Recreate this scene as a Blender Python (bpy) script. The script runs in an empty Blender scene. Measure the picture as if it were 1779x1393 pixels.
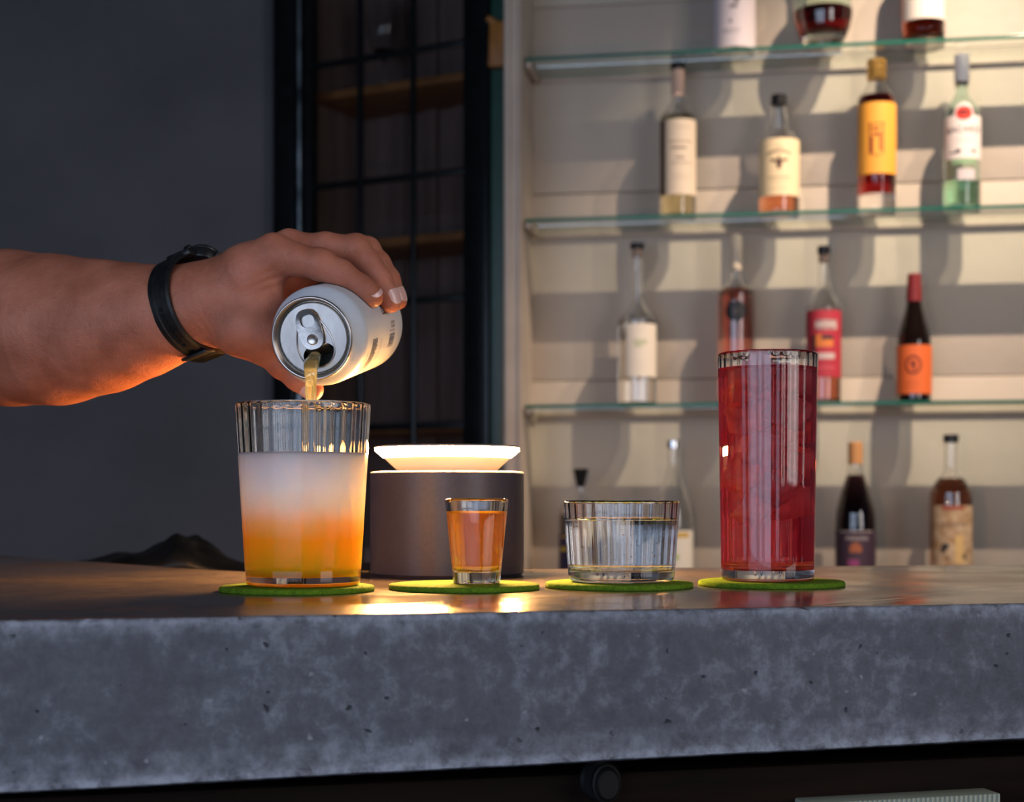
import bpy, bmesh, math, random
import numpy as np
from mathutils import Vector, Matrix, Euler
random.seed(7)
rng = np.random.default_rng(7)
PI = math.pi
SC = bpy.context.scene
COL = SC.collection
# ------------------------------------------------------------------ camera, world, lights, exposure
F = 2670.0                  # focal length in pixels of the 1779 x 1393 frame
HX, HY = 889.5, 870.0       # principal column, horizon row
ZB = 1.05                   # bar top
ZC = ZB + 0.056             # eye height
def P(px, py, D):
    return Vector(((px-HX)*D/F, D, ZC+(HY-py)*D/F))
cam_d = bpy.data.cameras.new('camera'); cam = bpy.data.objects.new('camera', cam_d); COL.objects.link(cam)
cam.location = (0, 0, ZC); cam.rotation_euler = (PI/2, 0, 0)
cam_d.sensor_width = 36; cam_d.lens = 36*F/1779
cam_d.shift_y = (HY-696.5)/1779
cam_d.clip_start = 0.02
cam_d.dof.use_dof = True; cam_d.dof.focus_distance = 0.96; cam_d.dof.aperture_fstop = 10.0
SC.camera = cam
SC.view_settings.view_transform = 'Standard'; SC.view_settings.look = 'None'
SC.view_settings.gamma = 1; SC.view_settings.use_curve_mapping = False
SC.view_settings.exposure = 0.0
SC.cycles.max_bounces = 16; SC.cycles.transmission_bounces = 16; SC.cycles.transparent_max_bounces = 16
SC.cycles.diffuse_bounces = 3; SC.cycles.glossy_bounces = 5
SC.cycles.sample_clamp_indirect = 4.0; SC.cycles.blur_glossy = 1.0
W = bpy.data.worlds.new('world'); SC.world = W; W.use_nodes = True
W.node_tree.nodes['Background'].inputs[0].default_value = (0.42, 0.52, 0.75, 1)
W.node_tree.nodes['Background'].inputs[1].default_value = 0.05
def light(name, kind, loc, target, energy, color, **kw):
    d = bpy.data.lights.new(name, kind); o = bpy.data.objects.new(name, d); COL.objects.link(o)
    d.energy = energy; d.color = color
    for k, v in kw.items(): setattr(d, k, v)
    o.location = loc
    o.rotation_euler = (Vector(target)-Vector(loc)).to_track_quat('-Z', 'Y').to_euler()
    return o
# daylight from the shop window behind the camera
light('window_daylight', 'AREA', (-1.5, -1.7, 1.35), (-0.3, 2.2, 0.62), 29, (0.60, 0.74, 1.0), shape='RECTANGLE', size=3.4, size_y=2.0, spread=math.radians(125))
light('window_daylight_side', 'AREA', (2.2, -0.75, 1.80), (-0.2, 1.0, 1.15), 26, (1.0, 0.93, 0.92), shape='RECTANGLE', size=1.3, size_y=1.5)
# two warm ceiling spots over the shelves
light('shelf_spot', 'SPOT', (1.146, 2.09, 3.206), (0.76, 3.15, 1.64), 275, (1.0, 0.74, 0.54), spot_size=math.radians(41), spot_blend=1.0, shadow_soft_size=0.012)
light('shelf_spot_far', 'SPOT', (1.60, 2.02, 3.206), (0.66, 3.18, 1.60), 90, (1.0, 0.76, 0.57), spot_size=math.radians(36), spot_blend=1.0, shadow_soft_size=0.012)

# ------------------------------------------------------------------ helpers
def tag(o, label=None, cat=None, group=None, kind=None):
    if label: o['label'] = label
    if cat: o['category'] = cat
    if group: o['group'] = group
    if kind: o['kind'] = kind
    return o
def link(name, me, mats, parent=None, loc=None, rot=None, smooth=True):
    o = bpy.data.objects.new(name, me); COL.objects.link(o)
    for m in (mats if isinstance(mats, (list, tuple)) else [mats]): me.materials.append(m)
    if smooth is True: me.polygons.foreach_set('use_smooth', [True]*len(me.polygons))
    if parent: o.parent = parent
    if loc is not None: o.location = loc
    if rot is not None: o.rotation_euler = rot
    return o
def smooth_by_angle(me, ang=35):
    bm = bmesh.new(); bm.from_mesh(me)
    for f in bm.faces: f.smooth = True
    a = math.radians(ang)
    for e in bm.edges:
        if len(e.link_faces) == 2 and e.calc_face_angle(0) > a: e.smooth = False
    bm.to_mesh(me); bm.free()
def obj(name, bm, mats, parent=None, loc=None, rot=None, ang=35, label=None):
    me = bpy.data.meshes.new(name); bmesh.ops.recalc_face_normals(bm, faces=bm.faces); bm.to_mesh(me); bm.free()
    smooth_by_angle(me, ang)
    o = link(name, me, mats, parent, loc, rot, smooth=False)
    if label: o['label'] = label
    return o
def empty(name, loc=(0, 0, 0), rot=(0, 0, 0)):
    o = bpy.data.objects.new(name, None); COL.objects.link(o); o.location = loc; o.rotation_euler = rot
    o.empty_display_size = 0.02
    return o
def box(bm, c, s, bevel=0.0, rot=None, seg=2):
    n0 = len(bm.verts)
    r = bmesh.ops.create_cube(bm, size=1.0)
    vs = r['verts']
    for v in vs: v.co = Vector((v.co.x*s[0], v.co.y*s[1], v.co.z*s[2]))
    if bevel > 0:
        es = list({e for v in vs for e in v.link_edges})
        rr = bmesh.ops.bevel(bm, geom=es, offset=bevel, segments=seg, affect='EDGES', profile=0.5)
        vs = list(set(rr['verts']) | {v for v in vs if v.is_valid})
        bm.verts.ensure_lookup_table()
        vs = bm.verts[n0:]
    M = Matrix.Translation(Vector(c))
    if rot is not None: M = M @ (rot.to_matrix().to_4x4() if isinstance(rot, Euler) else rot)
    for v in vs: v.co = M @ v.co
def lathe(bm, prof, seg=64, mod=None, closed=False):
    """prof: list of (r,z) ; r==0 ends become poles; mod(theta,i)->extra radius"""
    rings = []
    for i, (r, z) in enumerate(prof):
        if r <= 1e-7:
            rings.append([bm.verts.new((0, 0, z))])
        else:
            ring = []
            for k in range(seg):
                t = 2*PI*k/seg
                rr = r + (mod(t, i) if mod else 0)
                ring.append(bm.verts.new((rr*math.cos(t), rr*math.sin(t), z)))
            rings.append(ring)
    n = len(rings)
    for i in range(n if closed else n-1):
        a, b = rings[i], rings[(i+1) % n]
        for k in range(seg):
            k2 = (k+1) % seg
            if len(a) == 1 and len(b) == 1: break
            if len(a) == 1: bm.faces.new((a[0], b[k], b[k2]))
            elif len(b) == 1: bm.faces.new((a[k], b[0], a[k2]))
            else: bm.faces.new((a[k], b[k], b[k2], a[k2]))
def tube(bm, pts, radii, seg=12, cap=True, flat=1.0):
    pts = [Vector(p) for p in pts]; rings = []
    up = Vector((0.13, 0.2, 1)).normalized()
    prev = None
    for i, p in enumerate(pts):
        t = (pts[min(i+1, len(pts)-1)]-pts[max(i-1, 0)]).normalized()
        if prev is None:
            x = t.cross(up)
            if x.length < 1e-3: x = t.cross(Vector((1, 0, 0)))
            x.normalize()
        else:
            x = (prev - t*prev.dot(t)).normalized()
        y = t.cross(x); prev = x
        r = radii[i] if isinstance(radii, (list, tuple)) else radii
        rings.append([bm.verts.new(p+(x*math.cos(2*PI*k/seg)+y*math.sin(2*PI*k/seg)*flat)*r) for k in range(seg)])
    for a, b in zip(rings, rings[1:]):
        for k in range(seg): bm.faces.new((a[k], a[(k+1) % seg], b[(k+1) % seg], b[k]))
    if cap:
        bm.faces.new(list(reversed(rings[0]))); bm.faces.new(rings[-1])
def spline(ctrl, n=8):
    """Catmull-Rom through control tuples of any length"""
    c = [np.array(p, float) for p in ctrl]; c = [2*c[0]-c[1]]+c+[2*c[-1]-c[-2]]
    out = []
    for i in range(1, len(c)-2):
        for k in range(n):
            t = k/n
            out.append(0.5*((2*c[i])+(-c[i-1]+c[i+1])*t+(2*c[i-1]-5*c[i]+4*c[i+1]-c[i+2])*t*t+(-c[i-1]+3*c[i]-3*c[i+1]+c[i+2])*t**3))
    out.append(c[-2]); return out
def patch(bm, r, z0, z1, a0, a1, nu=16, nv=2, thick=0.0004, fn=None):
    """a curved sheet on a cylinder about z, angles measured from -Y (towards the camera), fn(u,v)->(du,dv)"""
    vs = []
    for layer in (0, 1):
        for j in range(nv+1):
            for i in range(nu+1):
                u, v = i/nu, j/nv
                if fn: u, v = fn(u, v)
                t = a0+(a1-a0)*u - PI/2
                rr = r+thick*layer
                vs.append(bm.verts.new((rr*math.cos(t), rr*math.sin(t), z0+(z1-z0)*v)))
    def id_(l, i, j): return vs[l*(nu+1)*(nv+1)+j*(nu+1)+i]
    for l in (0, 1):
        for j in range(nv):
            for i in range(nu):
                q = (id_(l, i, j), id_(l, i+1, j), id_(l, i+1, j+1), id_(l, i, j+1))
                bm.faces.new(q if l else q[::-1])
    ring = [(i, 0) for i in range(nu)]+[(nu, j) for j in range(nv)]+[(i, nv) for i in range(nu, 0, -1)]+[(0, j) for j in range(nv, 0, -1)]
    for a, b in zip(ring, ring[1:]+ring[:1]):
        bm.faces.new((id_(0, *a), id_(0, *b), id_(1, *b), id_(1, *a)))
def wrap_shapes(bm, r, rects, thick=0.0002):
    """small printed strokes on a cylinder: (x_m, z_m, w_m, h_m) centre + size, arc length from the front"""
    for (x, z, w, h) in rects:
        patch(bm, r, z-h/2, z+h/2, (x-w/2)/r, (x+w/2)/r, nu=max(1, int(w/0.004)), nv=1, thick=thick)
def wrap_text(name, txt, size, r, z, m, parent, a=0.0, squash=1.0):
    cu = bpy.data.curves.new(name+'_c', 'FONT'); cu.body = txt; cu.size = size; cu.align_x = 'CENTER'; cu.extrude = 0.0001
    cu.resolution_u = 3
    t = bpy.data.objects.new(name+'_t', cu); COL.objects.link(t)
    dg = bpy.context.evaluated_depsgraph_get(); me = bpy.data.meshes.new_from_object(t.evaluated_get(dg))
    bpy.data.objects.remove(t); bpy.data.curves.remove(cu)
    for v in me.vertices:
        x, y, zz = v.co; t_ = x*squash/r - PI/2 + a
        v.co = ((r+0.0007+zz)*math.cos(t_), (r+0.0007+zz)*math.sin(t_), z+y)
    return link(name, me, m, parent, smooth=False)

# ---- materials
def new_mat(name):
    m = bpy.data.materials.new(name); m.use_nodes = True
    nt = m.node_tree; return m, nt, nt.nodes['Principled BSDF']
def setp(b, **k):
    names = dict(color='Base Color', rough='Roughness', metal='Metallic', trans='Transmission Weight', ior='IOR', coat='Coat Weight', coat_rough='Coat Roughness',
                 sss='Subsurface Weight', sss_r='Subsurface Radius', sss_s='Subsurface Scale', spec='Specular IOR Level', emit='Emission Color', emit_s='Emission Strength', sheen='Sheen Weight', alpha='Alpha')
    for a, v in k.items():
        if a in ('color', 'emit'): v = (*v, 1) if len(v) == 3 else v
        b.inputs[names[a]].default_value = v
def mat(name, **k):
    m, nt, b = new_mat(name); setp(b, **k); return m
def noise_mat(name, c1, c2, scale=20, detail=6, rough=0.6, bump=0.1, bscale=None, stretch=(1, 1, 1), dist=0.002, r2=None, lo=0.35, hi=0.65, **k):
    m, nt, b = new_mat(name); setp(b, rough=rough, **k)
    tc = nt.nodes.new('ShaderNodeTexCoord'); mp = nt.nodes.new('ShaderNodeMapping'); mp.inputs['Scale'].default_value = stretch
    nt.links.new(tc.outputs['Object'], mp.inputs[0])
    n = nt.nodes.new('ShaderNodeTexNoise'); n.inputs['Scale'].default_value = scale; n.inputs['Detail'].default_value = detail
    nt.links.new(mp.outputs[0], n.inputs['Vector'])
    cr = nt.nodes.new('ShaderNodeValToRGB'); cr.color_ramp.elements[0].position = lo; cr.color_ramp.elements[1].position = hi
    cr.color_ramp.elements[0].color = (*c1, 1); cr.color_ramp.elements[1].color = (*c2, 1)
    nt.links.new(n.outputs['Fac'], cr.inputs[0]); nt.links.new(cr.outputs[0], b.inputs['Base Color'])
    if r2 is not None:
        mr = nt.nodes.new('ShaderNodeMapRange'); mr.inputs[1].default_value = lo; mr.inputs[2].default_value = hi; mr.inputs[3].default_value = rough; mr.inputs[4].default_value = r2
        nt.links.new(n.outputs['Fac'], mr.inputs[0]); nt.links.new(mr.outputs[0], b.inputs['Roughness'])
    if bump:
        n2 = nt.nodes.new('ShaderNodeTexNoise'); n2.inputs['Scale'].default_value = bscale or scale*3; n2.inputs['Detail'].default_value = 5
        nt.links.new(mp.outputs[0], n2.inputs['Vector'])
        bp = nt.nodes.new('ShaderNodeBump'); bp.inputs['Strength'].default_value = bump; bp.inputs['Distance'].default_value = dist
        nt.links.new(n2.outputs['Fac'], bp.inputs['Height']); nt.links.new(bp.outputs[0], b.inputs['Normal'])
    return m
def glass_mat(name, color=(1, 1, 1), ior=1.5, rough=0.0, absorb=None, density=0):
    m, nt, b = new_mat(name); setp(b, color=color, trans=1.0, ior=ior, rough=rough)
    if absorb:
        v = nt.nodes.new('ShaderNodeVolumeAbsorption'); v.inputs['Color'].default_value = (*absorb, 1); v.inputs['Density'].default_value = density
        nt.links.new(v.outputs[0], nt.nodes['Material Output'].inputs['Volume'])
    return m
def thin_glass_mat(name, tint=(0.9, 0.96, 0.94), rough=0.0):
    m = bpy.data.materials.new(name); m.use_nodes = True; nt = m.node_tree; nt.nodes.clear()
    o = nt.nodes.new('ShaderNodeOutputMaterial'); mx = nt.nodes.new('ShaderNodeMixShader'); t = nt.nodes.new('ShaderNodeBsdfTransparent'); g = nt.nodes.new('ShaderNodeBsdfGlossy')
    fr = nt.nodes.new('ShaderNodeFresnel'); fr.inputs[0].default_value = 1.45
    t.inputs[0].default_value = (*tint, 1); g.inputs['Roughness'].default_value = rough
    ge = nt.nodes.new('ShaderNodeNewGeometry'); iv = nt.nodes.new('ShaderNodeMath'); iv.operation = 'SUBTRACT'; iv.inputs[0].default_value = 1.0; nt.links.new(ge.outputs['Backfacing'], iv.inputs[1])
    mu = nt.nodes.new('ShaderNodeMath'); mu.operation = 'MULTIPLY'; nt.links.new(fr.outputs[0], mu.inputs[0]); nt.links.new(iv.outputs[0], mu.inputs[1])
    nt.links.new(mu.outputs[0], mx.inputs[0]); nt.links.new(t.outputs[0], mx.inputs[1]); nt.links.new(g.outputs[0], mx.inputs[2]); nt.links.new(mx.outputs[0], o.inputs[0])
    return m

M = {}
def murky(name, tint, absorb, density, amount):
    m = glass_mat(name, ior=1.34, absorb=absorb, density=density); nt = m.node_tree
    t = nt.nodes.new('ShaderNodeBsdfTranslucent'); t.inputs[0].default_value = (*tint, 1); mx = nt.nodes.new('ShaderNodeMixShader'); mx.inputs[0].default_value = amount
    nt.links.new(nt.nodes['Principled BSDF'].outputs[0], mx.inputs[1]); nt.links.new(t.outputs[0], mx.inputs[2]); nt.links.new(mx.outputs[0], nt.nodes['Material Output'].inputs[0]); return m
M['glass'] = glass_mat('clear_glass', ior=1.5)
M['glass_green'] = glass_mat('greenish_glass', color=(0.86, 0.97, 0.92), ior=1.5)
M['shelf_glass'] = thin_glass_mat('shelf_glass')
M['shelf_front'] = glass_mat('shelf_glass_front', color=(0.88, 0.97, 0.93), ior=1.5)
M['shelf_edge'] = mat('green_glass_edge', color=(0.01, 0.14, 0.10), rough=0.15)
M['pane'] = thin_glass_mat('cabinet_pane', (0.75, 0.75, 0.75))
M['black'] = mat('black_plastic', color=(0.006, 0.006, 0.007), rough=0.35)
M['black_paint'] = noise_mat('black_frame_paint', (0.003, 0.005, 0.006), (0.006, 0.009, 0.011), 30, rough=0.25, bump=0.15, dist=0.001)
M['green_paint'] = noise_mat('dark_green_paint', (0.010, 0.060, 0.042), (0.014, 0.075, 0.052), 20, rough=0.4, bump=0.1)
M['cream_paint'] = noise_mat('cream_paint', (0.52, 0.44, 0.37), (0.60, 0.52, 0.44), 9, rough=0.55, bump=0.25, bscale=30, dist=0.003)
M['amber_wood'] = noise_mat('amber_wood', (0.38, 0.14, 0.02), (0.52, 0.22, 0.04), 18, rough=0.5, stretch=(6, 6, 1))
M['shelf_wood'] = noise_mat('brown_wood', (0.45, 0.20, 0.07), (0.60, 0.28, 0.10), 14, rough=0.5, stretch=(1, 6, 6))
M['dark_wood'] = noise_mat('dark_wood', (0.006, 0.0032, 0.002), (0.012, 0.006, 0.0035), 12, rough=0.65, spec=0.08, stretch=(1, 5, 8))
M['cab_back'] = noise_mat('cabinet_back_panel', (0.24, 0.18, 0.17), (0.42, 0.32, 0.30), 5, rough=0.7, stretch=(3, 3, 0.25), detail=2)
M['plaster'] = noise_mat('grey_plaster', (0.078, 0.081, 0.094), (0.106, 0.109, 0.126), 3.0, rough=0.8, bump=0.3, bscale=14, dist=0.004)
M['floor'] = noise_mat('floor_boards', (0.05, 0.04, 0.035), (0.08, 0.06, 0.05), 6, rough=0.5)
M['chrome'] = mat('chrome', color=(0.8, 0.8, 0.82), rough=0.12, metal=1)

# ------------------------------------------------------------------ the setting
def struct(name, bm, m, **k):
    o = obj(name, bm, m, **k); o['kind'] = 'structure'; return o
bm = bmesh.new(); box(bm, (0, 1.2, -0.05), (6.4, 6.4, 0.1)); struct('floor', bm, M['floor'])
bm = bmesh.new(); box(bm, (0, 1.2, 3.45), (6.4, 6.4, 0.1)); struct('ceiling', bm, M['plaster'])
bm = bmesh.new(); box(bm, (-1.995, 3.66, 1.7), (2.9, 0.14, 3.4)); struct('wall_back', bm, M['plaster'])
bm = bmesh.new(); box(bm, (-3.25, 1.2, 1.7), (0.1, 6.4, 3.4)); struct('wall_left', bm, M['plaster'])

# alcove frame: local x along the wall, y into the wall, z up; origin = left front end of the shelves at eye level
AL = Vector((0.0246, 3.2, ZC)); AR = Vector((1.0128, 3.04, ZC))
ax = (AR-AL).normalized(); ang_a = math.atan2(ax.y, ax.x); an = Vector((-ax.y, ax.x, 0))
def A(u, w, h): return AL + ax*u + an*w + Vector((0, 0, h))
def alc(px, w=0.065):
    """point of the alcove at depth w seen in image column px -> (u, D)"""
    s = (px-HX)/F
    # AL.x+ax.x*u+an.x*w = s*(AL.y+ax.y*u+an.y*w)
    u = (s*(AL.y+an.y*w)-AL.x-an.x*w)/(ax.x-s*ax.y)
    return u, AL.y+ax.y*u+an.y*w
rotA = (0, 0, ang_a)
wall = empty('wall_right', AL, rotA); wall['kind'] = 'structure'
SW = 1.75     # alcove width
def wall_mat():
    m, nt, b = new_mat('painted_boards'); setp(b, rough=0.6)
    tc = nt.nodes.new('ShaderNodeTexCoord')
    n = nt.nodes.new('ShaderNodeTexNoise'); n.inputs['Scale'].default_value = 3.5; n.inputs['Detail'].default_value = 6
    cr = nt.nodes.new('ShaderNodeValToRGB'); cr.color_ramp.elements[0].color = (0.50, 0.44, 0.37, 1); cr.color_ramp.elements[1].color = (0.58, 0.52, 0.44, 1)
    n2 = nt.nodes.new('ShaderNodeTexNoise'); n2.inputs['Scale'].default_value = 12; n2.inputs['Detail'].default_value = 8; n2.inputs['Roughness'].default_value = 0.6
    # thin cracks and ridges in the paint
    w = nt.nodes.new('ShaderNodeTexVoronoi'); w.feature = 'DISTANCE_TO_EDGE'; w.inputs['Scale'].default_value = 5
    mpv = nt.nodes.new('ShaderNodeVectorMath'); mpv.operation = 'ADD'
    n3 = nt.nodes.new('ShaderNodeTexNoise'); n3.inputs['Scale'].default_value = 6; n3.inputs['Detail'].default_value = 5
    nt.links.new(tc.outputs['Object'], n3.inputs['Vector']); nt.links.new(tc.outputs['Object'], mpv.inputs[0]); nt.links.new(n3.outputs['Color'], mpv.inputs[1]); nt.links.new(mpv.outputs[0], w.inputs['Vector'])
    mr = nt.nodes.new('ShaderNodeMapRange'); mr.inputs[2].default_value = 0.012
    nt.links.new(w.outputs[0], mr.inputs[0])
    ad = nt.nodes.new('ShaderNodeMath'); ad.operation = 'MULTIPLY_ADD'; ad.inputs[1].default_value = 0.22
    nt.links.new(mr.outputs[0], ad.inputs[0]); nt.links.new(n2.outputs['Fac'], ad.inputs[2])
    bp = nt.nodes.new('ShaderNodeBump'); bp.inputs['Strength'].default_value = 0.35; bp.inputs['Distance'].default_value = 0.006
    nt.links.new(ad.outputs[0], bp.inputs['Height']); nt.links.new(bp.outputs[0], b.inputs['Normal'])
    for q in (n, n2): nt.links.new(tc.outputs['Object'], q.inputs['Vector'])
    nt.links.new(n.outputs['Fac'], cr.inputs[0]); nt.links.new(cr.outputs[0], b.inputs['Base Color'])
    return m
M['boards'] = wall_mat()
# wide horizontal boards of the back of the alcove (joint lines recessed)
edges = [-1.10, -0.62, -0.16, 0.26, 0.665, 1.07, 1.48, 2.0]
for i, (h0, h1) in enumerate(zip(edges, edges[1:])):
    bm = bmesh.new(); box(bm, (SW/2-0.02, 0.153+0.0015*(i % 2), (h0+h1)/2), (SW+0.06, 0.022, h1-h0-0.0015), bevel=0.0025)
    obj('board', bm, M['boards'], wall)
bm = bmesh.new(); box(bm, (SW/2+0.02, 0.185, 0.45), (SW+0.09, 0.035, 3.1)); obj('backing', bm, M['cream_paint'], wall)
# side lining and moulded face frame
bm = bmesh.new(); box(bm, (-0.0135, 0.075, 0.45), (0.022, 0.15, 3.1), bevel=0.002); o = obj('side_lining', bm, M['cream_paint'], wall)
bm = bmesh.new(); box(bm, (SW+0.02, 0.075, 0.45), (0.022, 0.15, 3.1), bevel=0.002); obj('side_lining', bm, M['cream_paint'], wall)
fr = empty('trim_1', AL, rotA); fr['kind'] = 'structure'
bm = bmesh.new(); box(bm, (-0.0205, -0.012, 0.45), (0.0375, 0.022, 3.1), bevel=0.003); obj('face_board', bm, M['cream_paint'], fr)
bm = bmesh.new(); box(bm, (-0.0300, -0.026, 0.45), (0.014, 0.010, 3.1), bevel=0.004); obj('moulding', bm, M['cream_paint'], fr)
bm = bmesh.new(); box(bm, (-0.0060, -0.024, 0.45), (0.006, 0.006, 3.1), bevel=0.0025); obj('moulding', bm, M['cream_paint'], fr)

# cabinet door at an angle to the left of the alcove
WL = P(484, HY, 3.563); WR = P(850, HY, 3.3)
wx = (WR-WL).normalized(); ang_w = math.atan2(wx.y, wx.x); wn = Vector((-wx.y, wx.x, 0)); wlen = (WR-WL).length
def wcol(px, w=0.0):
    s = (px-HX)/F
    return (s*(WL.y+wn.y*w)-WL.x-wn.x*w)/(wx.x-s*wx.y)
win = empty('window_1', WL, (0, 0, ang_w)); win['kind'] = 'structure'
uA, uB = wcol(540), wcol(808)
zlo, zhi = -1.0, 1.75
def wbox(name, u0, u1, w0, w1, h0, h1, m, bev=0.003, par=None):
    bm = bmesh.new(); box(bm, ((u0+u1)/2, (w0+w1)/2, (h0+h1)/2), (u1-u0, w1-w0, h1-h0), bevel=bev)
    return obj(name, bm, m, par or win)
sl = wbox('stile', wcol(482), wcol(519), -0.020, 0.03, zlo, zhi, M['black_paint'])
wbox('stile', wcol(519), uA, -0.002, 0.03, zlo, zhi, M['black_paint'])
bm = bmesh.new(); tube(bm, [(wcol(525), -0.012, zlo+0.3+0.05*i) for i in range(50)], 0.0062, 16); obj('bead', bm, noise_mat('glint_steel_bead', (0.05, 0.07, 0.09), (0.30, 0.38, 0.45), 16, rough=0.28, metal=1.0, bump=0.3, dist=0.002), win)  # bluish bead added to carry the glint on the black frame
wbox('stile', uB, wcol(851), -0.010, 0.03, zlo, zhi, M['black_paint'])
for h in (0.994, 0.7165, 0.442, 0.165, 1.271, 1.548):
    wbox('muntin', uA-0.002, uB+0.002, -0.003, 0.008, h-0.0075, h+0.0075, M['black_paint'])
for px in (625, 717):
    u = wcol(px); wbox('muntin', u-0.006, u+0.006, -0.004, 0.009, zlo, zhi, M['black_paint'])
cols = [uA, wcol(625), wcol(717), uB]; rows = [-0.112, 0.165, 0.442, 0.7165, 0.994, 1.271]
for c0, c1 in zip(cols, cols[1:]):
    for r0, r1 in zip(rows, rows[1:]):
        wbox('pane', c0+0.005, c1-0.005, 0.001, 0.003, r0+0.006, r1-0.006, M['pane'], 0)
# inside of the cabinet
wbox('cabinet_back', uA-0.06, uB+0.05, 0.30, 0.31, zlo, zhi, M['cab_back'], 0)
wbox('cabinet_side', uA-0.07, uA-0.06, 0.03, 0.31, zlo, zhi, M['cab_back'], 0)
wbox('cabinet_side', uB+0.05, uB+0.06, 0.03, 0.31, zlo, zhi, M['cab_back'], 0)
for h in (0.953, 0.596, 0.165):
    wbox('cabinet_shelf', uA-0.06, uB+0.05, 0.10, 0.30, h-0.01, h+0.010, M['shelf_wood'], 0.002)
for u in (0.13, 0.22, 0.30, 0.37):
    wbox('cabinet_batten', u, u+0.035, 0.285, 0.30, zlo, zhi, M['cab_back'], 0.002)
# door edge painted green and its jamb
tr = empty('trim_2', P(850, HY, 3.3), (0, 0, ang_a)); tr['kind'] = 'structure'
bm = bmesh.new(); box(bm, (0.0165, 0.02, 0.45), (0.033, 0.03, 3.1), bevel=0.002); obj('green_jamb', bm, M['green_paint'], tr)
bm = bmesh.new(); box(bm, (0.0165, 0.075, 0.45), (0.05, 0.07, 3.1)); obj('jamb_backing', bm, M['black_paint'], tr)
# amber block of bare wood on the jamb
q = P(865, 78, 3.285); hb = empty('wood_block', q, (0, 0, ang_a))
tag(hb, 'small amber wood block fixed between the black door frame and cream post near the top', 'block')
bm = bmesh.new(); box(bm, (0, 0, 0), (0.036, 0.022, 0.096), bevel=0.003)
for v in bm.verts: v.co.x += 0.004*math.sin(v.co.z*60)
obj('block_body', bm, M['amber_wood'], hb)
bm = bmesh.new(); box(bm, (-0.013, -0.004, 0.051), (0.022, 0.014, 0.012), bevel=0.002, rot=Euler((0, 0.5, 0))); obj('splintered_corner', bm, M['amber_wood'], hb)
# back counter below the shelves
bm = bmesh.new(); box(bm, (SW/2, -0.015, -0.185), (SW-0.04, 0.28, 0.03), bevel=0.003)
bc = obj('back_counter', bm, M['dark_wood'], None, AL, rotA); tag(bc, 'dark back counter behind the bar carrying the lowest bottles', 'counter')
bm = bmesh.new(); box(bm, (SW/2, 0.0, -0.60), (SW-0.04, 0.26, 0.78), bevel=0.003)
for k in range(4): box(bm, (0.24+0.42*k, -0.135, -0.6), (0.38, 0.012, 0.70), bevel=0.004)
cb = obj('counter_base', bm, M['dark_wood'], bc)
# glass shelves
HS = {1: 0.9228, 2: 0.5873, 3: 0.2001}
names = {1: 'topmost of the glass shelves, cut off by the top of the photo', 2: 'middle glass shelf holding the orange-labelled bottle', 3: 'lowest glass shelf, ending behind the tall red drink'}
for k, h in HS.items():
    sh = empty('glass_shelf', A(0, 0, h), rotA); tag(sh, names[k], 'shelf', 'glass bottle shelves')
    T = 0.007
    bm = bmesh.new(); box(bm, (SW/2, 0.098, -T/2), (SW-0.004, 0.084, T)); obj('glass_plate', bm, M['shelf_glass'], sh)
    bm = bmesh.new(); box(bm, (SW/2, 0.0293, -T/2), (SW-0.004, 0.0533, T)); obj('glass_plate', bm, M['shelf_front'], sh)  # front strip split off in refractive glass to cast a dark wall band
    bm = bmesh.new(); box(bm, (SW/2, 0.0012, -T/2), (SW-0.004, 0.0022, T), bevel=0.0008); obj('front_edge', bm, M['shelf_edge'], sh, label='green polished front edge')
    for x0 in (0.004, SW-0.012):
        bm = bmesh.new(); box(bm, (x0+0.004, 0.07, -T-0.0065), (0.012, 0.128, 0.011), bevel=0.002); obj('side_cleat', bm, M['cream_paint'], sh)
    bm = bmesh.new(); box(bm, (SW/2, 0.137, -T-0.006), (SW-0.03, 0.008, 0.010), bevel=0.002); obj('back_cleat', bm, M['cream_paint'], sh)

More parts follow.
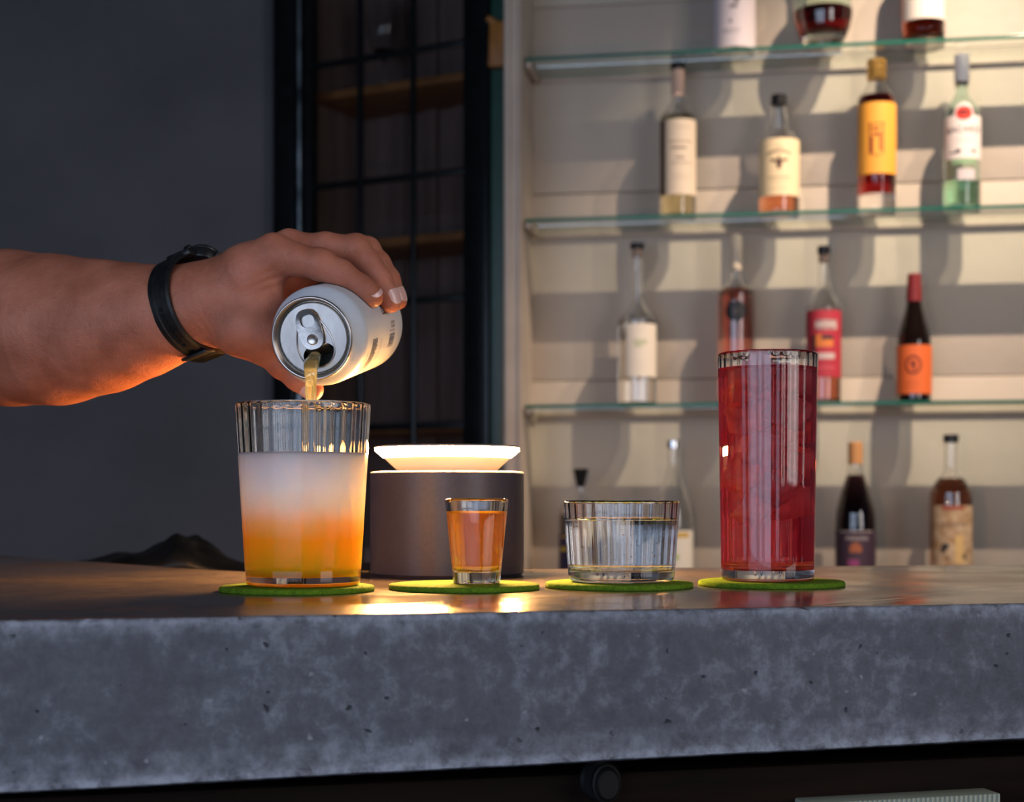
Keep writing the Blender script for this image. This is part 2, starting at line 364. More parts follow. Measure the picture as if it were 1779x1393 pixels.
# ------------------------------------------------------------------ the concrete bar
def bar_mat():
    m, nt, b = new_mat('bar_concrete')
    tc = nt.nodes.new('ShaderNodeTexCoord'); geo = nt.nodes.new('ShaderNodeNewGeometry')
    def noise(s, d, r=0.5, dist=0.0, st=None):
        n = nt.nodes.new('ShaderNodeTexNoise'); n.inputs['Scale'].default_value = s; n.inputs['Detail'].default_value = d; n.inputs['Roughness'].default_value = r; n.inputs['Distortion'].default_value = dist
        if st:
            mp = nt.nodes.new('ShaderNodeMapping'); mp.inputs['Scale'].default_value = st; nt.links.new(tc.outputs['Object'], mp.inputs[0]); nt.links.new(mp.outputs[0], n.inputs['Vector'])
        else: nt.links.new(tc.outputs['Object'], n.inputs['Vector'])
        return n
    big = noise(9, 4); mid = noise(85, 10, 0.74, 0.15); fine = noise(300, 6, 0.75); streak = noise(75, 6, 0.7, 0.3, (1, 1, 0.5))
    cr = nt.nodes.new('ShaderNodeValToRGB'); e = cr.color_ramp.elements
    e[0].position = 0.42; e[0].color = (0.070, 0.071, 0.086, 1); e[1].position = 0.64; e[1].color = (0.215, 0.225, 0.26, 1)
    q = e.new(0.52); q.color = (0.098, 0.101, 0.120, 1)
    a1 = nt.nodes.new('ShaderNodeMath'); a1.operation = 'MULTIPLY_ADD'; a1.inputs[1].default_value = 0.22; nt.links.new(big.outputs['Fac'], a1.inputs[0])
    a2 = nt.nodes.new('ShaderNodeMath'); a2.operation = 'MULTIPLY_ADD'; a2.inputs[1].default_value = 0.62; nt.links.new(mid.outputs['Fac'], a2.inputs[0])
    a3 = nt.nodes.new('ShaderNodeMath'); a3.operation = 'MULTIPLY'; a3.inputs[1].default_value = 0.16; nt.links.new(streak.outputs['Fac'], a3.inputs[0])
    nt.links.new(a3.outputs[0], a2.inputs[2]); nt.links.new(a2.outputs[0], a1.inputs[2])
    nt.links.new(a1.outputs[0], cr.inputs[0])
    # small pale flecks and dark air holes
    vo = nt.nodes.new('ShaderNodeTexVoronoi'); vo.inputs['Scale'].default_value = 105; wj = noise(140, 3); vj = nt.nodes.new('ShaderNodeVectorMath'); vj.operation = 'MULTIPLY_ADD'; vj.inputs[1].default_value = (0.008, 0.008, 0.008); nt.links.new(wj.outputs['Color'], vj.inputs[0]); nt.links.new(tc.outputs['Object'], vj.inputs[2]); nt.links.new(vj.outputs[0], vo.inputs['Vector'])
    sep = nt.nodes.new('ShaderNodeSeparateColor'); nt.links.new(vo.outputs['Color'], sep.inputs[0])
    hole = nt.nodes.new('ShaderNodeMapRange'); hole.inputs[1].default_value = 0.07; hole.inputs[2].default_value = 0.16; hole.inputs[3].default_value = 1; hole.inputs[4].default_value = 0
    nt.links.new(vo.outputs['Distance'], hole.inputs[0])
    gt = nt.nodes.new('ShaderNodeMath'); gt.operation = 'GREATER_THAN'; gt.inputs[1].default_value = 0.80; nt.links.new(sep.outputs[0], gt.inputs[0])
    hm = nt.nodes.new('ShaderNodeMath'); hm.operation = 'MULTIPLY'; nt.links.new(hole.outputs[0], hm.inputs[0]); nt.links.new(gt.outputs[0], hm.inputs[1])
    lt = nt.nodes.new('ShaderNodeMath'); lt.operation = 'LESS_THAN'; lt.inputs[1].default_value = 0.16; nt.links.new(sep.outputs[0], lt.inputs[0])
    fm = nt.nodes.new('ShaderNodeMath'); fm.operation = 'MULTIPLY'; nt.links.new(hole.outputs[0], fm.inputs[0]); nt.links.new(lt.outputs[0], fm.inputs[1])
    mx = nt.nodes.new('ShaderNodeMix'); mx.data_type = 'RGBA'; mx.inputs[7].default_value = (0.02, 0.02, 0.025, 1)
    nt.links.new(hm.outputs[0], mx.inputs[0]); nt.links.new(cr.outputs[0], mx.inputs[6])
    mx2 = nt.nodes.new('ShaderNodeMix'); mx2.data_type = 'RGBA'; mx2.inputs[7].default_value = (0.36, 0.37, 0.40, 1)
    fm2 = nt.nodes.new('ShaderNodeMath'); fm2.operation = 'MULTIPLY'; fm2.inputs[1].default_value = 0.55; nt.links.new(fm.outputs[0], fm2.inputs[0])
    nt.links.new(fm2.outputs[0], mx2.inputs[0]); nt.links.new(mx.outputs[2], mx2.inputs[6])
    # the worn arrises are paler (attribute set on the mesh)
    at = nt.nodes.new('ShaderNodeAttribute'); at.attribute_name = 'wear'
    wn_ = nt.nodes.new('ShaderNodeMath'); wn_.operation = 'MULTIPLY'; nt.links.new(at.outputs['Fac'], wn_.inputs[0])
    wr = nt.nodes.new('ShaderNodeMapRange'); wr.inputs[1].default_value = 0.35; wr.inputs[2].default_value = 0.6; nt.links.new(mid.outputs['Fac'], wr.inputs[0]); nt.links.new(wr.outputs[0], wn_.inputs[1])
    mx3 = nt.nodes.new('ShaderNodeMix'); mx3.data_type = 'RGBA'; mx3.inputs[7].default_value = (0.34, 0.36, 0.42, 1)
    nt.links.new(wn_.outputs[0], mx3.inputs[0]); nt.links.new(mx2.outputs[2], mx3.inputs[6])
    # polished top; warm reflected light is painted into its browner colour
    sx = nt.nodes.new('ShaderNodeSeparateXYZ'); nt.links.new(geo.outputs['True Normal'], sx.inputs[0])
    tp = nt.nodes.new('ShaderNodeMath'); tp.operation = 'GREATER_THAN'; tp.inputs[1].default_value = 0.9; nt.links.new(sx.outputs[2], tp.inputs[0])
    ct = nt.nodes.new('ShaderNodeValToRGB'); ct.color_ramp.elements[0].position = 0.4; ct.color_ramp.elements[0].color = (0.060, 0.051, 0.048, 1); ct.color_ramp.elements[1].position = 0.65; ct.color_ramp.elements[1].color = (0.11, 0.092, 0.082, 1)
    nt.links.new(mid.outputs['Fac'], ct.inputs[0])
    mx4 = nt.nodes.new('ShaderNodeMix'); mx4.data_type = 'RGBA'; nt.links.new(tp.outputs[0], mx4.inputs[0]); nt.links.new(mx3.outputs[2], mx4.inputs[6]); nt.links.new(ct.outputs[0], mx4.inputs[7])
    nt.links.new(mx4.outputs[2], b.inputs['Base Color'])
    rt = nt.nodes.new('ShaderNodeMapRange'); rt.inputs[1].default_value = 0.4; rt.inputs[2].default_value = 0.62; rt.inputs[3].default_value = 0.10; rt.inputs[4].default_value = 0.27; nt.links.new(big.outputs['Fac'], rt.inputs[0])
    rm = nt.nodes.new('ShaderNodeMix'); rm.data_type = 'FLOAT'; rm.inputs[2].default_value = 0.5; nt.links.new(tp.outputs[0], rm.inputs[0]); nt.links.new(rt.outputs[0], rm.inputs[3]); nt.links.new(rm.outputs[0], b.inputs['Roughness'])
    # relief
    h1 = nt.nodes.new('ShaderNodeMath'); h1.operation = 'MULTIPLY_ADD'; h1.inputs[1].default_value = 0.6; nt.links.new(mid.outputs['Fac'], h1.inputs[0])
    h2 = nt.nodes.new('ShaderNodeMath'); h2.operation = 'MULTIPLY_ADD'; h2.inputs[1].default_value = -1.0; nt.links.new(hm.outputs[0], h2.inputs[0])
    h3 = nt.nodes.new('ShaderNodeMath'); h3.operation = 'MULTIPLY'; h3.inputs[1].default_value = 0.7; nt.links.new(fine.outputs['Fac'], h3.inputs[0])
    nt.links.new(h3.outputs[0], h2.inputs[2]); nt.links.new(h2.outputs[0], h1.inputs[2])
    st = nt.nodes.new('ShaderNodeMix'); st.data_type = 'FLOAT'; st.inputs[2].default_value = 0.75; st.inputs[3].default_value = 0.045; nt.links.new(tp.outputs[0], st.inputs[0])
    bp = nt.nodes.new('ShaderNodeBump'); bp.inputs['Distance'].default_value = 0.0012; nt.links.new(st.outputs[0], bp.inputs['Strength'])
    nt.links.new(h1.outputs[0], bp.inputs['Height']); nt.links.new(bp.outputs[0], b.inputs['Normal'])
    return m
M['bar'] = bar_mat()
def barpt(px, py): D = 0.056*F/(py-HY); return ((px-HX)*D/F, D)
def bar_mesh():
    # front edge (left to right) finely divided, then the far edge back to the left
    front = []
    N = 380
    for i in range(N+1):
        px = -420+3820*i/N; py = 1078-30*px/1779
        front.append((*barpt(px, py), px))
    far_ctrl = [(3400, 971), (2300, 976), (1779, 980), (1400, 984), (1000, 988), (700, 991), (480, 993), (420, 992.5), (360, 990), (300, 985.5), (200, 978.5), (100, 971.5), (0, 965), (-200, 956), (-420, 950)]
    far = [barpt(*p) for p in far_ctrl]
    rows = []   # cross-section down the front: (offset outward, drop, wear)
    sec = [(0.0, 0.0, 0.0)]
    verts, wear = [], []
    d = Vector((front[-1][0]-front[0][0], front[-1][1]-front[0][1], 0)).normalized(); nrm = Vector((d.y, -d.x, 0))
    prof = [(-0.0045, 0.0, 0.15), (-0.0022, -0.0003, 0.9), (-0.0007, -0.0016, 1.0), (0.0, -0.0040, 0.45), (0.0, -0.008, 0.12)]
    nz = 16
    def th(px): return 0.0813-0.0068*px/1779
    idx = []
    for i, (x, y, px) in enumerate(front):
        t = th(px); col = []
        pr = prof+[(0.0, -(0.008+(t-0.014)*k/nz), 0.0 if k < nz-2 else 0.25) for k in range(1, nz)]+[(0.0, -t+0.006, 0.35), (0.0015, -t+0.0035, 0.9), (0.0015, -t+0.0012, 1.0), (-0.001, -t, 0.8), (-0.006, -t-0.0002, 0.2)]
        for j, (o, z, w) in enumerate(pr):
            rough = (rng.normal()*0.00020 if w > 0.6 else rng.normal()*0.00006)
            wave = 0.0006*math.sin(x*37+z*60)+0.0004*math.sin(x*91)
            p = Vector((x, y, 0))+nrm*(o+rough+(wave if z < -0.002 else 0))
            col.append(len(verts)); verts.append((p.x, p.y, ZB+z+(rough*0.6 if 0 < j < len(pr)-1 else 0))); wear.append(w)
        idx.append(col)
    faces = []
    for a, b in zip(idx, idx[1:]):
        for j in range(len(a)-1): faces.append((a[j], a[j+1], b[j+1], b[j]))
    n0 = len(verts)
    for (x, y) in far: verts.append((x, y, ZB)); wear.append(0.0)
    for (x, y) in far: verts.append((x, y, ZB-0.078)); wear.append(0.0)
    top = [c[0] for c in idx]+[n0+i for i in range(len(far))]
    bot = [c[-1] for c in idx]+[n0+len(far)+i for i in range(len(far))]
    me = bpy.data.meshes.new('bar_counter')
    for i in range(len(far)-1): faces.append((n0+i, n0+i+1, n0+len(far)+i+1, n0+len(far)+i))
    faces.append(tuple(top)); faces.append(tuple(reversed(bot)))
    faces.append(tuple([n0]+idx[-1][::1]+[n0+len(far)])); faces.append(tuple([n0+len(far)-1, n0+2*len(far)-1]+idx[0][::-1]))
    me.from_pydata(verts, [], faces)
    at = me.attributes.new('wear', 'FLOAT', 'POINT'); at.data.foreach_set('value', wear)
    bm = bmesh.new(); bm.from_mesh(me); bmesh.ops.recalc_face_normals(bm, faces=bm.faces); bm.to_mesh(me); bm.free()
    smooth_by_angle(me, 50)
    return me, d, nrm
me, bd, bn = bar_mesh()
bar = link('bar_counter', me, M['bar'], smooth=False)
tag(bar, 'thick grey polished concrete bar top with a rough pale front edge', 'bar counter')
# dark front under the slab, with rail and coat hook
ang_b = math.atan2(bd.y, bd.x)
base = Vector((*barpt(0, 1078), 0))
def B(u, w, z): return base+bd*u-bn*w+Vector((0, 0, z))
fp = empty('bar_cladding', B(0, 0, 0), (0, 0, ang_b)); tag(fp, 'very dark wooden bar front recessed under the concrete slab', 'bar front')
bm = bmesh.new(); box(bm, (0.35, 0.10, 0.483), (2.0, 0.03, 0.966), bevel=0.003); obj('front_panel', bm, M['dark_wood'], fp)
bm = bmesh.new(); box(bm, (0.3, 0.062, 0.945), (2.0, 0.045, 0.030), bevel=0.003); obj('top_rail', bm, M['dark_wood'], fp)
# pale ribbed strip at the lower right
def on_bar_cladding(px, py, w):
    s = (px-HX)/F
    p0 = base - bn*w
    u = (s*p0.y-p0.x)/(bd.x-s*bd.y); D = p0.y+bd.y*u
    return u, ZC+(HY-py)*D/F, D
u0, z0, _ = on_bar_cladding(1400, 1404, 0.025); u1, z1, _ = on_bar_cladding(1735, 1386, 0.025)
rs = empty('ribbed_strip', B(0, 0, 0), (0, 0, ang_b)); tag(rs, 'pale ribbed strip low under the bar in the bottom right corner', 'strip')
bm = bmesh.new(); box(bm, ((u0+u1)/2, 0.033, (z0+z1)/2), ((u1-u0), 0.02, 0.006), bevel=0.001, rot=Euler((0, -math.atan2(z1-z0, u1-u0), 0))); obj('strip_body', bm, mat('pale_strip', color=(0.30, 0.32, 0.24), rough=0.6), rs)
bm = bmesh.new()
for k in range(40):
    u = u0+(u1-u0)*(k+0.5)/40; box(bm, (u, 0.0235, z0+(z1-z0)*(k+0.5)/40), (0.0012, 0.003, 0.006), bevel=0.0003, seg=1)
obj('ribs', bm, mat('pale_rib', color=(0.42, 0.43, 0.33), rough=0.6), rs)['kind'] = 'stuff'
u, z, D = on_bar_cladding(1052, 1360, 0.026)
hk = empty('round_hook', B(u, 0.034, z), (0, 0, ang_b)); tag(hk, 'round black bag hook knob under the bar slab', 'hook')
def turned(prof, seg=40):
    bm = bmesh.new(); lathe(bm, prof, seg)
    for v in bm.verts: v.co = Vector((v.co.x, -v.co.z, v.co.y))
    return bm
b_ = turned([(0, 0.014), (0.0055, 0.0138), (0.0065, 0.0125), (0.0068, 0.011), (0.0078, 0.0105), (0.0080, 0.008), (0.005, 0.006), (0.0045, -0.004), (0, -0.004)])
for v in b_.verts: v.co.z *= 1.35
obj('knob', b_, mat('black_metal', color=(0.006, 0.005, 0.005), rough=0.6, spec=0.25), hk)
b_ = turned([(0, 0.001), (0.010, 0.0008), (0.0115, -0.001), (0.0115, -0.004), (0, -0.004)]); obj('backplate', b_, M['black'], hk)

# dark heap behind the bar at the left
def cloth_heap():
    c = P(262, 990, 1.62)
    bm = bmesh.new(); nx, ny = 90, 40
    vs = {}
    for j in range(ny+1):
        for i in range(nx+1):
            u, v = i/nx*2-1, j/ny*2-1
            x = u*0.105; y = v*0.07
            px = 262+u*170
            prof = np.interp(px, [92, 140, 200, 250, 285, 310, 335, 360, 400, 432], [0.002, 0.010, 0.016, 0.020, 0.028, 0.037, 0.036, 0.026, 0.010, 0.002])
            e = max(0.0, 1-v*v)**0.5
            z = prof*e*(1+0.10*math.sin(u*13+v*4)+0.06*math.sin(v*9-u*7))
            vs[i, j] = bm.verts.new((x, y, max(0.0008, z)-0.045+0.045))
    for j in range(ny):
        for i in range(nx): bm.faces.new((vs[i, j], vs[i+1, j], vs[i+1, j+1], vs[i, j+1]))
    o = obj('dark_cloth', bm, noise_mat('black_cloth', (0.002, 0.003, 0.005), (0.005, 0.007, 0.011), 40, rough=0.4, spec=0.25, bump=0.12, bscale=30), None, c, (0, 0, 0.1), ang=179)
    md = o.modifiers.new('thick', 'SOLIDIFY'); md.thickness = 0.002
    tag(o, 'dark shiny rumpled cloth heap behind the left part of the bar', 'cloth')
    return c
cc = cloth_heap()
bm = bmesh.new(); box(bm, (0, 0, -0.012), (0.50, 0.30, 0.022), bevel=0.003)
for s in (-1, 1):
    for t in (-1, 1): box(bm, (s*0.22, t*0.11, -0.55), (0.035, 0.035, 1.06), bevel=0.003)
ws = obj('work_shelf', bm, M['black'], None, (cc.x+0.12, cc.y+0.09, cc.z-0.0005))
tag(ws, 'black low work shelf behind the bar under the dark cloth', 'shelf')

# ------------------------------------------------------------------ bottles
LW = {}
def pm(name, color, rough=0.55, **k):
    if name not in LW: LW[name] = mat(name, color=color, rough=rough, **k)
    return LW[name]
def liquid(name, color, density):
    if name not in LW: LW[name] = glass_mat(name, ior=1.34, absorb=color, density=density)
    return LW[name]
GLASSW = 0.0024
def bottle(px, ybase, H, prof, label, group, w=0.065, glass='glass', liq=None, seg=40, name='bottle', cat='bottle', base_t=0.006, sq=None):
    """prof: [(half_width_px, y_px)...] from the bottom to the mouth in the photograph's pixels; H height of the surface it stands on.
    liq=(material, y_px of the surface)"""
    u, D = alc(px, w); s = D/F
    loc = A(u, w, H)
    e = empty(name, loc, (0, 0, ang_a)); tag(e, label, cat, group)
    zof = lambda y: (HY-y)*s-H
    z0 = zof(prof[0][1])           # where the drawn base falls
    top = zof(prof[-1][1])
    f = top/(top-z0)               # stretch so the base stands on the surface
    zz = lambda y: (zof(y)-z0)*f
    pts = [(hw*s, zz(y)) for hw, y in prof]
    sm = [tuple(p) for p in spline(pts, 4)]
    sm = [(max(r, 0.002), z) for r, z in sm]
    R = max(r for r, z in pts)
    def shape(t, r):
        if not sq: return 0.0
        return r*sq*(abs(math.cos(2*t))**0.7*-1+0.35)*0.25 if r > 0.6*R else 0.0
    outer = [(0, 0.0035), (pts[0][0]*0.6, 0.0015), (pts[0][0]*0.88, 0.0)]+[(r, max(z, 0.0025) if i < 1 else z) for i, (r, z) in enumerate(sm)]
    inner = [(max(r-GLASSW, 0.0015), max(z, base_t)) for r, z in sm if z > base_t]
    prof_all = outer+[(outer[-1][0]-0.001, outer[-1][1]+0.0005)]+inner[::-1]+[(inner[0][0]*0.8, base_t+0.0005), (0, base_t+0.002)]
    bm = bmesh.new(); lathe(bm, prof_all, seg)
    obj('glass_body', bm, M[glass] if isinstance(glass, str) else glass, e, ang=50)
    if liq:
        lm, ys = liq; zs = zz(ys)
        lp = [(r-GLASSW+0.0004, z) for r, z in sm if base_t < z < zs]
        lr = np.interp(zs, [z for r, z in sm], [r for r, z in sm])-GLASSW+0.0004
        lp = [(0, base_t+0.0012), (lp[0][0]*0.8, base_t-0.0002)]+lp+[(lr, zs), (0, zs)]
        bm = bmesh.new(); lathe(bm, lp, seg); obj('liquid', bm, lm, e, ang=50)
    def rad(y): return float(np.interp(zz(y), [z for r, z in sm], [r for r, z in sm]))
    return e, s, zz, rad
def cap(e, s, zz, y0, y1, hw, m, name='cap', rings=0, taper=1.0):
    z0, z1 = zz(y0), zz(y1); r = hw*s
    pr = [(0, z0), (r*0.97, z0), (r, z0+0.0006)]
    if rings:
        n = rings*4
        for i in range(1, n): pr.append((r*(0.90+0.12*math.sin(PI*i/ n*rings)**2), z0+(z1-z0)*i/n))
    else: pr += [(r*(1+(taper-1)*k/4), z0+(z1-z0)*k/4) for k in range(1, 4)]
    pr += [(r*taper*0.99, z1-0.0012), (r*taper*0.9, z1), (0, z1)]
    bm = bmesh.new(); lathe(bm, pr, 28); return obj(name, bm, m, e)
def label_on(e, s, zz, rad, y0, y1, m, x0=-1.0, x1=1.0, name='label', extra=0.0003, fn=None, nv=2):
    """label between rows y0 (bottom) and y1 (top); x0..x1 as fractions of the visible half width"""
    z0, z1 = zz(y0), zz(y1); r = max(rad(y0), rad(y1), rad((y0+y1)/2))+extra
    bm = bmesh.new(); patch(bm, r, z0, z1, math.asin(max(-1, min(1, x0))) if abs(x0) <= 1 else x0, math.asin(x1) if abs(x1) <= 1 else x1, nu=28, nv=nv, fn=fn)
    return obj(name, bm, m, e), r
def strokes(e, r, rects, m, name='print'):
    bm = bmesh.new(); wrap_shapes(bm, r+0.00048, rects); return tag(obj(name, bm, m, e, ang=80), kind='stuff')
def scribble(z, x0, x1, h, n=9):
    out = []; x = x0
    while x < x1:
        w = random.uniform(0.5, 1.3)*(x1-x0)/n*0.6; out.append((x+w/2, z+random.uniform(-0.1, 0.1)*h, w*0.55, h*random.uniform(0.6, 1))); x += w*1.3
    return out
ink = pm('brown_ink', (0.10, 0.05, 0.03)); dk = pm('dark_ink', (0.03, 0.03, 0.035)); grey_ink = pm('grey_ink', (0.25, 0.23, 0.24))
cream = pm('cream_label', (0.75, 0.64, 0.50)); white = pm('white_label', (0.78, 0.74, 0.72))
G1, G2, G3, G4 = 'bottles on the top glass shelf', 'bottles on the middle glass shelf', 'bottles on the lowest glass shelf', 'bottles on the back counter'
# top shelf
e, s, zz, rad = bottle(1275, 88, HS[1], [(33, 88), (36, 85), (37, 70), (37, 0), (37, -90), (30, -120), (15, -140), (12, -190)], 'tall white-wrapped bottle at the left end of the top glass shelf', G1, liq=(liquid('clear_spirit', (0.9, 0.95, 0.9), 3), -60))
o, r = label_on(e, s, zz, rad, 80, -80, pm('pinkish_white_label', (0.72, 0.66, 0.70)), -0.99, 0.99)
strokes(e, r, [(-0.006, zz(38), 0.007, 0.004), (-0.006, zz(38), 0.003, 0.010)]+scribble(zz(53), -0.024, 0.014, 0.005, 10)+[(0.0, zz(14), 0.016, 0.007), (0.006, zz(5), 0.012, 0.010)]+scribble(zz(58), -0.02, 0.01, 0.002, 12), grey_ink)
cap(e, s, zz, -186, -205, 14, M['black'])
e, s, zz, rad = bottle(1430, 90, HS[1], [(28, 90), (31, 86), (33, 76), (42, 58), (48, 38), (50, 20), (47, 0), (36, -25), (18, -48), (13, -60), (13, -100)], 'round decanter-shaped bottle of red-brown spirit on the top shelf', G1, liq=(liquid('redbrown_spirit', (0.75, 0.10, 0.02), 55), 19), glass='glass_green', base_t=0.034)
cap(e, s, zz, -98, -125, 16, M['black'])
e, s, zz, rad = bottle(1604, 90, HS[1], [(32, 90), (36, 86), (36.5, 60), (36.5, -60), (30, -85), (15, -110), (12, -160)], 'straight bottle with a blank white label and dark liquid on the top shelf', G1, liq=(liquid('dark_amber_spirit', (0.7, 0.30, 0.03), 70), -75), base_t=0.012)
o, r = label_on(e, s, zz, rad, 47, -50, pm('bright_white_label', (0.82, 0.77, 0.70)), -0.93, 0.93)
strokes(e, r, [(0, zz(-12), 0.04, 0.001)]+scribble(zz(-25), -0.02, 0.02, 0.006), ink)
cap(e, s, zz, -155, -180, 14, M['black'])
# middle shelf
e, s, zz, rad = bottle(1178, 382, HS[2], [(27, 382), (30, 378), (30.5, 360), (30.5, 220), (27, 200), (17, 184), (11, 172), (10, 140), (10, 116)], 'slim bottle of pale yellow spirit with a cream label on the middle glass shelf', G2, liq=(liquid('pale_yellow_spirit', (0.80, 0.74, 0.42), 22), 205))
cap(e, s, zz, 122, 110, 13.5, M['black'], 'stopper')
label_on(e, s, zz, rad, 168, 122, pm('neck_cream', (0.75, 0.52, 0.40)), -0.99, 0.99, 'neck_label', extra=0.0006)
o, r = label_on(e, s, zz, rad, 343, 213, cream, -0.66, 0.995)
strokes(e, r, [(0.008, zz(252), 0.050, 0.0014), (0.010, zz(289), 0.044, 0.0012), (0.004, zz(263), 0.032, 0.003), (0.006, zz(280), 0.020, 0.0025)]+scribble(zz(228), -0.006, 0.026, 0.0016, 12)+scribble(zz(310), -0.010, 0.028, 0.0012, 14)+scribble(zz(316), -0.010, 0.026, 0.0012, 14), ink)
bm = bmesh.new(); patch(bm, rad(300)+0.0002, zz(343), zz(213), -1.75, -0.72, 16); obj('back_label', bm, pm('brown_back_label', (0.14, 0.08, 0.045)), e)
e, s, zz, rad = bottle(1353, 385, HS[2], [(31, 385), (34, 381), (35, 370), (35, 262), (34, 250), (27, 238), (17, 225), (15, 210), (12, 190), (11, 178)], 'squat clear whiskey bottle with an ivory label and winged brown emblem, middle shelf', G2, liq=(liquid('amber_whiskey', (0.85, 0.36, 0.03), 26), 352))
cap(e, s, zz, 184, 165, 13.5, M['black'])
o, r = label_on(e, s, zz, rad, 352, 250, pm('ivory_label', (0.88, 0.72, 0.45)), -0.94, 0.99)
em = [(0, zz(294), 0.012, 0.014), (-0.010, zz(290), 0.012, 0.005), (0.011, zz(290), 0.012, 0.005), (0, zz(302), 0.007, 0.008), (0, zz(285), 0.005, 0.006), (-0.015, zz(288), 0.006, 0.003), (0.016, zz(288), 0.006, 0.003)]
arc = [(x, zz(273)-0.006*(x/0.025)**2, 0.0026, 0.006) for x in np.linspace(-0.024, 0.024, 11)]
strokes(e, r, em+arc+[(0, zz(320), 0.048, 0.0012)]+scribble(zz(266), -0.008, 0.008, 0.002, 8)+scribble(zz(327), -0.020, 0.020, 0.0012, 16)+scribble(zz(340), -0.022, 0.020, 0.0010, 18), ink)
e, s, zz, rad = bottle(1523, 378, HS[2], [(29, 378), (32, 374), (32.5, 350), (32.5, 195), (31, 172), (22, 158), (15, 146), (13, 134), (13, 120)], 'bottle of red liqueur with a big orange label and ringed gold cap', G2, liq=(liquid('red_liqueur', (0.70, 0.015, 0.012), 75), 170), base_t=0.038)
cap(e, s, zz, 139, 104, 17, mat('gold_cap', color=(0.95, 0.52, 0.12), rough=0.35, metal=0.4), 'ringed_cap', rings=3)
o, r = label_on(e, s, zz, rad, 312, 186, pm('orange_label', (0.92, 0.42, 0.055)), -0.97, 0.99)
strokes(e, r, [(-0.016, zz(252), 0.004, 0.060), (0.010, zz(252), 0.003, 0.060), (-0.003, zz(224), 0.036, 0.0022), (-0.004, zz(233), 0.014, 0.006), (-0.002, zz(243), 0.016, 0.006), (-0.012, zz(262), 0.005, 0.034), (0.004, zz(258), 0.004, 0.032), (-0.004, zz(280), 0.018, 0.002)], pm('orange_brown_ink', (0.26, 0.05, 0.015)))
e, s, zz, rad = bottle(1671, 373, HS[2], [(28, 373), (31, 369), (31.5, 350), (31.5, 230), (31, 205), (26, 188), (16, 174), (11, 162), (10.5, 150), (10.5, 110)], 'clear rum bottle with a white label reading BACARDI below a red disc', G2, glass='glass_green', liq=(liquid('green_tinted_rum', (0.25, 0.75, 0.50), 14), 322), base_t=0.008)
cap(e, s, zz, 143, 95, 13, pm('white_cap', (0.93, 0.91, 0.90)), 'white_cap')
cap(e, s, zz, 151, 143, 12.5, M['chrome'], 'neck_ring')
o, r = label_on(e, s, zz, rad, 285, 209, pm('bacardi_white', (0.82, 0.76, 0.74)), -0.96, 0.98)
bm = bmesh.new(); patch(bm, r, zz(212), zz(186), -0.55, 0.55, 14, 6, fn=lambda u, v: (0.5+(u-0.5)*math.sqrt(max(0.0, 1-v*v)), v)); obj('label_crest', bm, pm('bacardi_white', (0.82, 0.76, 0.74)), e)
bm = bmesh.new(); patch(bm, r+0.0005, zz(218), zz(193), -0.43, 0.43, 16, 16, thick=0.0003, fn=lambda u, v: (0.5+(u-0.5)*math.sqrt(max(0.0, 1-(2*v-1)**2)), v)); obj('red_disc', bm, pm('red_print', (0.80, 0.05, 0.03)), e)
# bat emblem
strokes(e, r+0.0008, [(0, zz(205), 0.004, 0.011), (-0.006, zz(203), 0.009, 0.005), (0.006, zz(203), 0.009, 0.005), (-0.009, zz(206), 0.003, 0.006), (0.009, zz(206), 0.003, 0.006)], pm('bat_black', (0.12, 0.01, 0.01)), 'bat_emblem')
wrap_text('brand_lettering', 'BACARDI', 0.0175, r, zz(239), dk, e)
strokes(e, r, [(-0.018, zz(274), 0.022, 0.003), (-0.012, zz(271), 0.010, 0.005), (0.020, zz(272), 0.010, 0.005)]+scribble(zz(250), -0.018, 0.018, 0.0012, 14)+scribble(zz(256), -0.018, 0.018, 0.0012, 14), dk)
strokes(e, r, [(0, zz(290), 0.050, 0.010)], pm('green_band', (0.25, 0.42, 0.24)), 'green_band')
strokes(e, r, [(0.005, zz(313), 0.036, 0.022)], pm('lower_label', (0.60, 0.55, 0.58)), 'lower_label')
# lowest shelf
e, s, zz, rad = bottle(1107, 700, HS[3], [(29, 700), (32.5, 696), (33, 680), (33, 570), (32, 556), (24, 542), (13, 527), (9.5, 512), (9, 460), (10, 440)], 'clear square-shouldered bottle with a white label and black stopper, lowest shelf', G3, liq=(liquid('clear_spirit', (0.9, 0.95, 0.9), 3), 552))
cap(e, s, zz, 433, 423, 12.5, M['black'], 'stopper'); cap(e, s, zz, 446, 433, 8, pm('cork', (0.50, 0.33, 0.24)), 'cork')
o, r = label_on(e, s, zz, rad, 653, 563, pm('white_label2', (0.80, 0.74, 0.64)), -0.50, 0.995)
strokes(e, r, [(0.010, zz(594), 0.030, 0.010), (0.006, zz(600), 0.016, 0.008)], pm('pale_green_print', (0.56, 0.58, 0.40)), 'leaf_print')
strokes(e, r, scribble(zz(572), 0.0, 0.018, 0.001, 9)+scribble(zz(627), 0.0, 0.03, 0.001, 14)+scribble(zz(637), 0.0, 0.026, 0.001, 12), pm('pale_ink', (0.45, 0.42, 0.36)))
e, s, zz, rad = bottle(1279, 703, HS[3], [(28, 703), (31, 699), (31.5, 680), (31.5, 525), (29, 508), (19, 496), (10, 484), (9, 470), (9, 420)], 'amber-red spirit bottle with a round black medallion, behind the tall red drink', G3, liq=(liquid('amber_red_spirit', (0.75, 0.16, 0.02), 24), 502))
cap(e, s, zz, 470, 408, 10.5, pm('ivory_capsule', (0.72, 0.62, 0.48)), 'neck_capsule')
rr = rad(545)
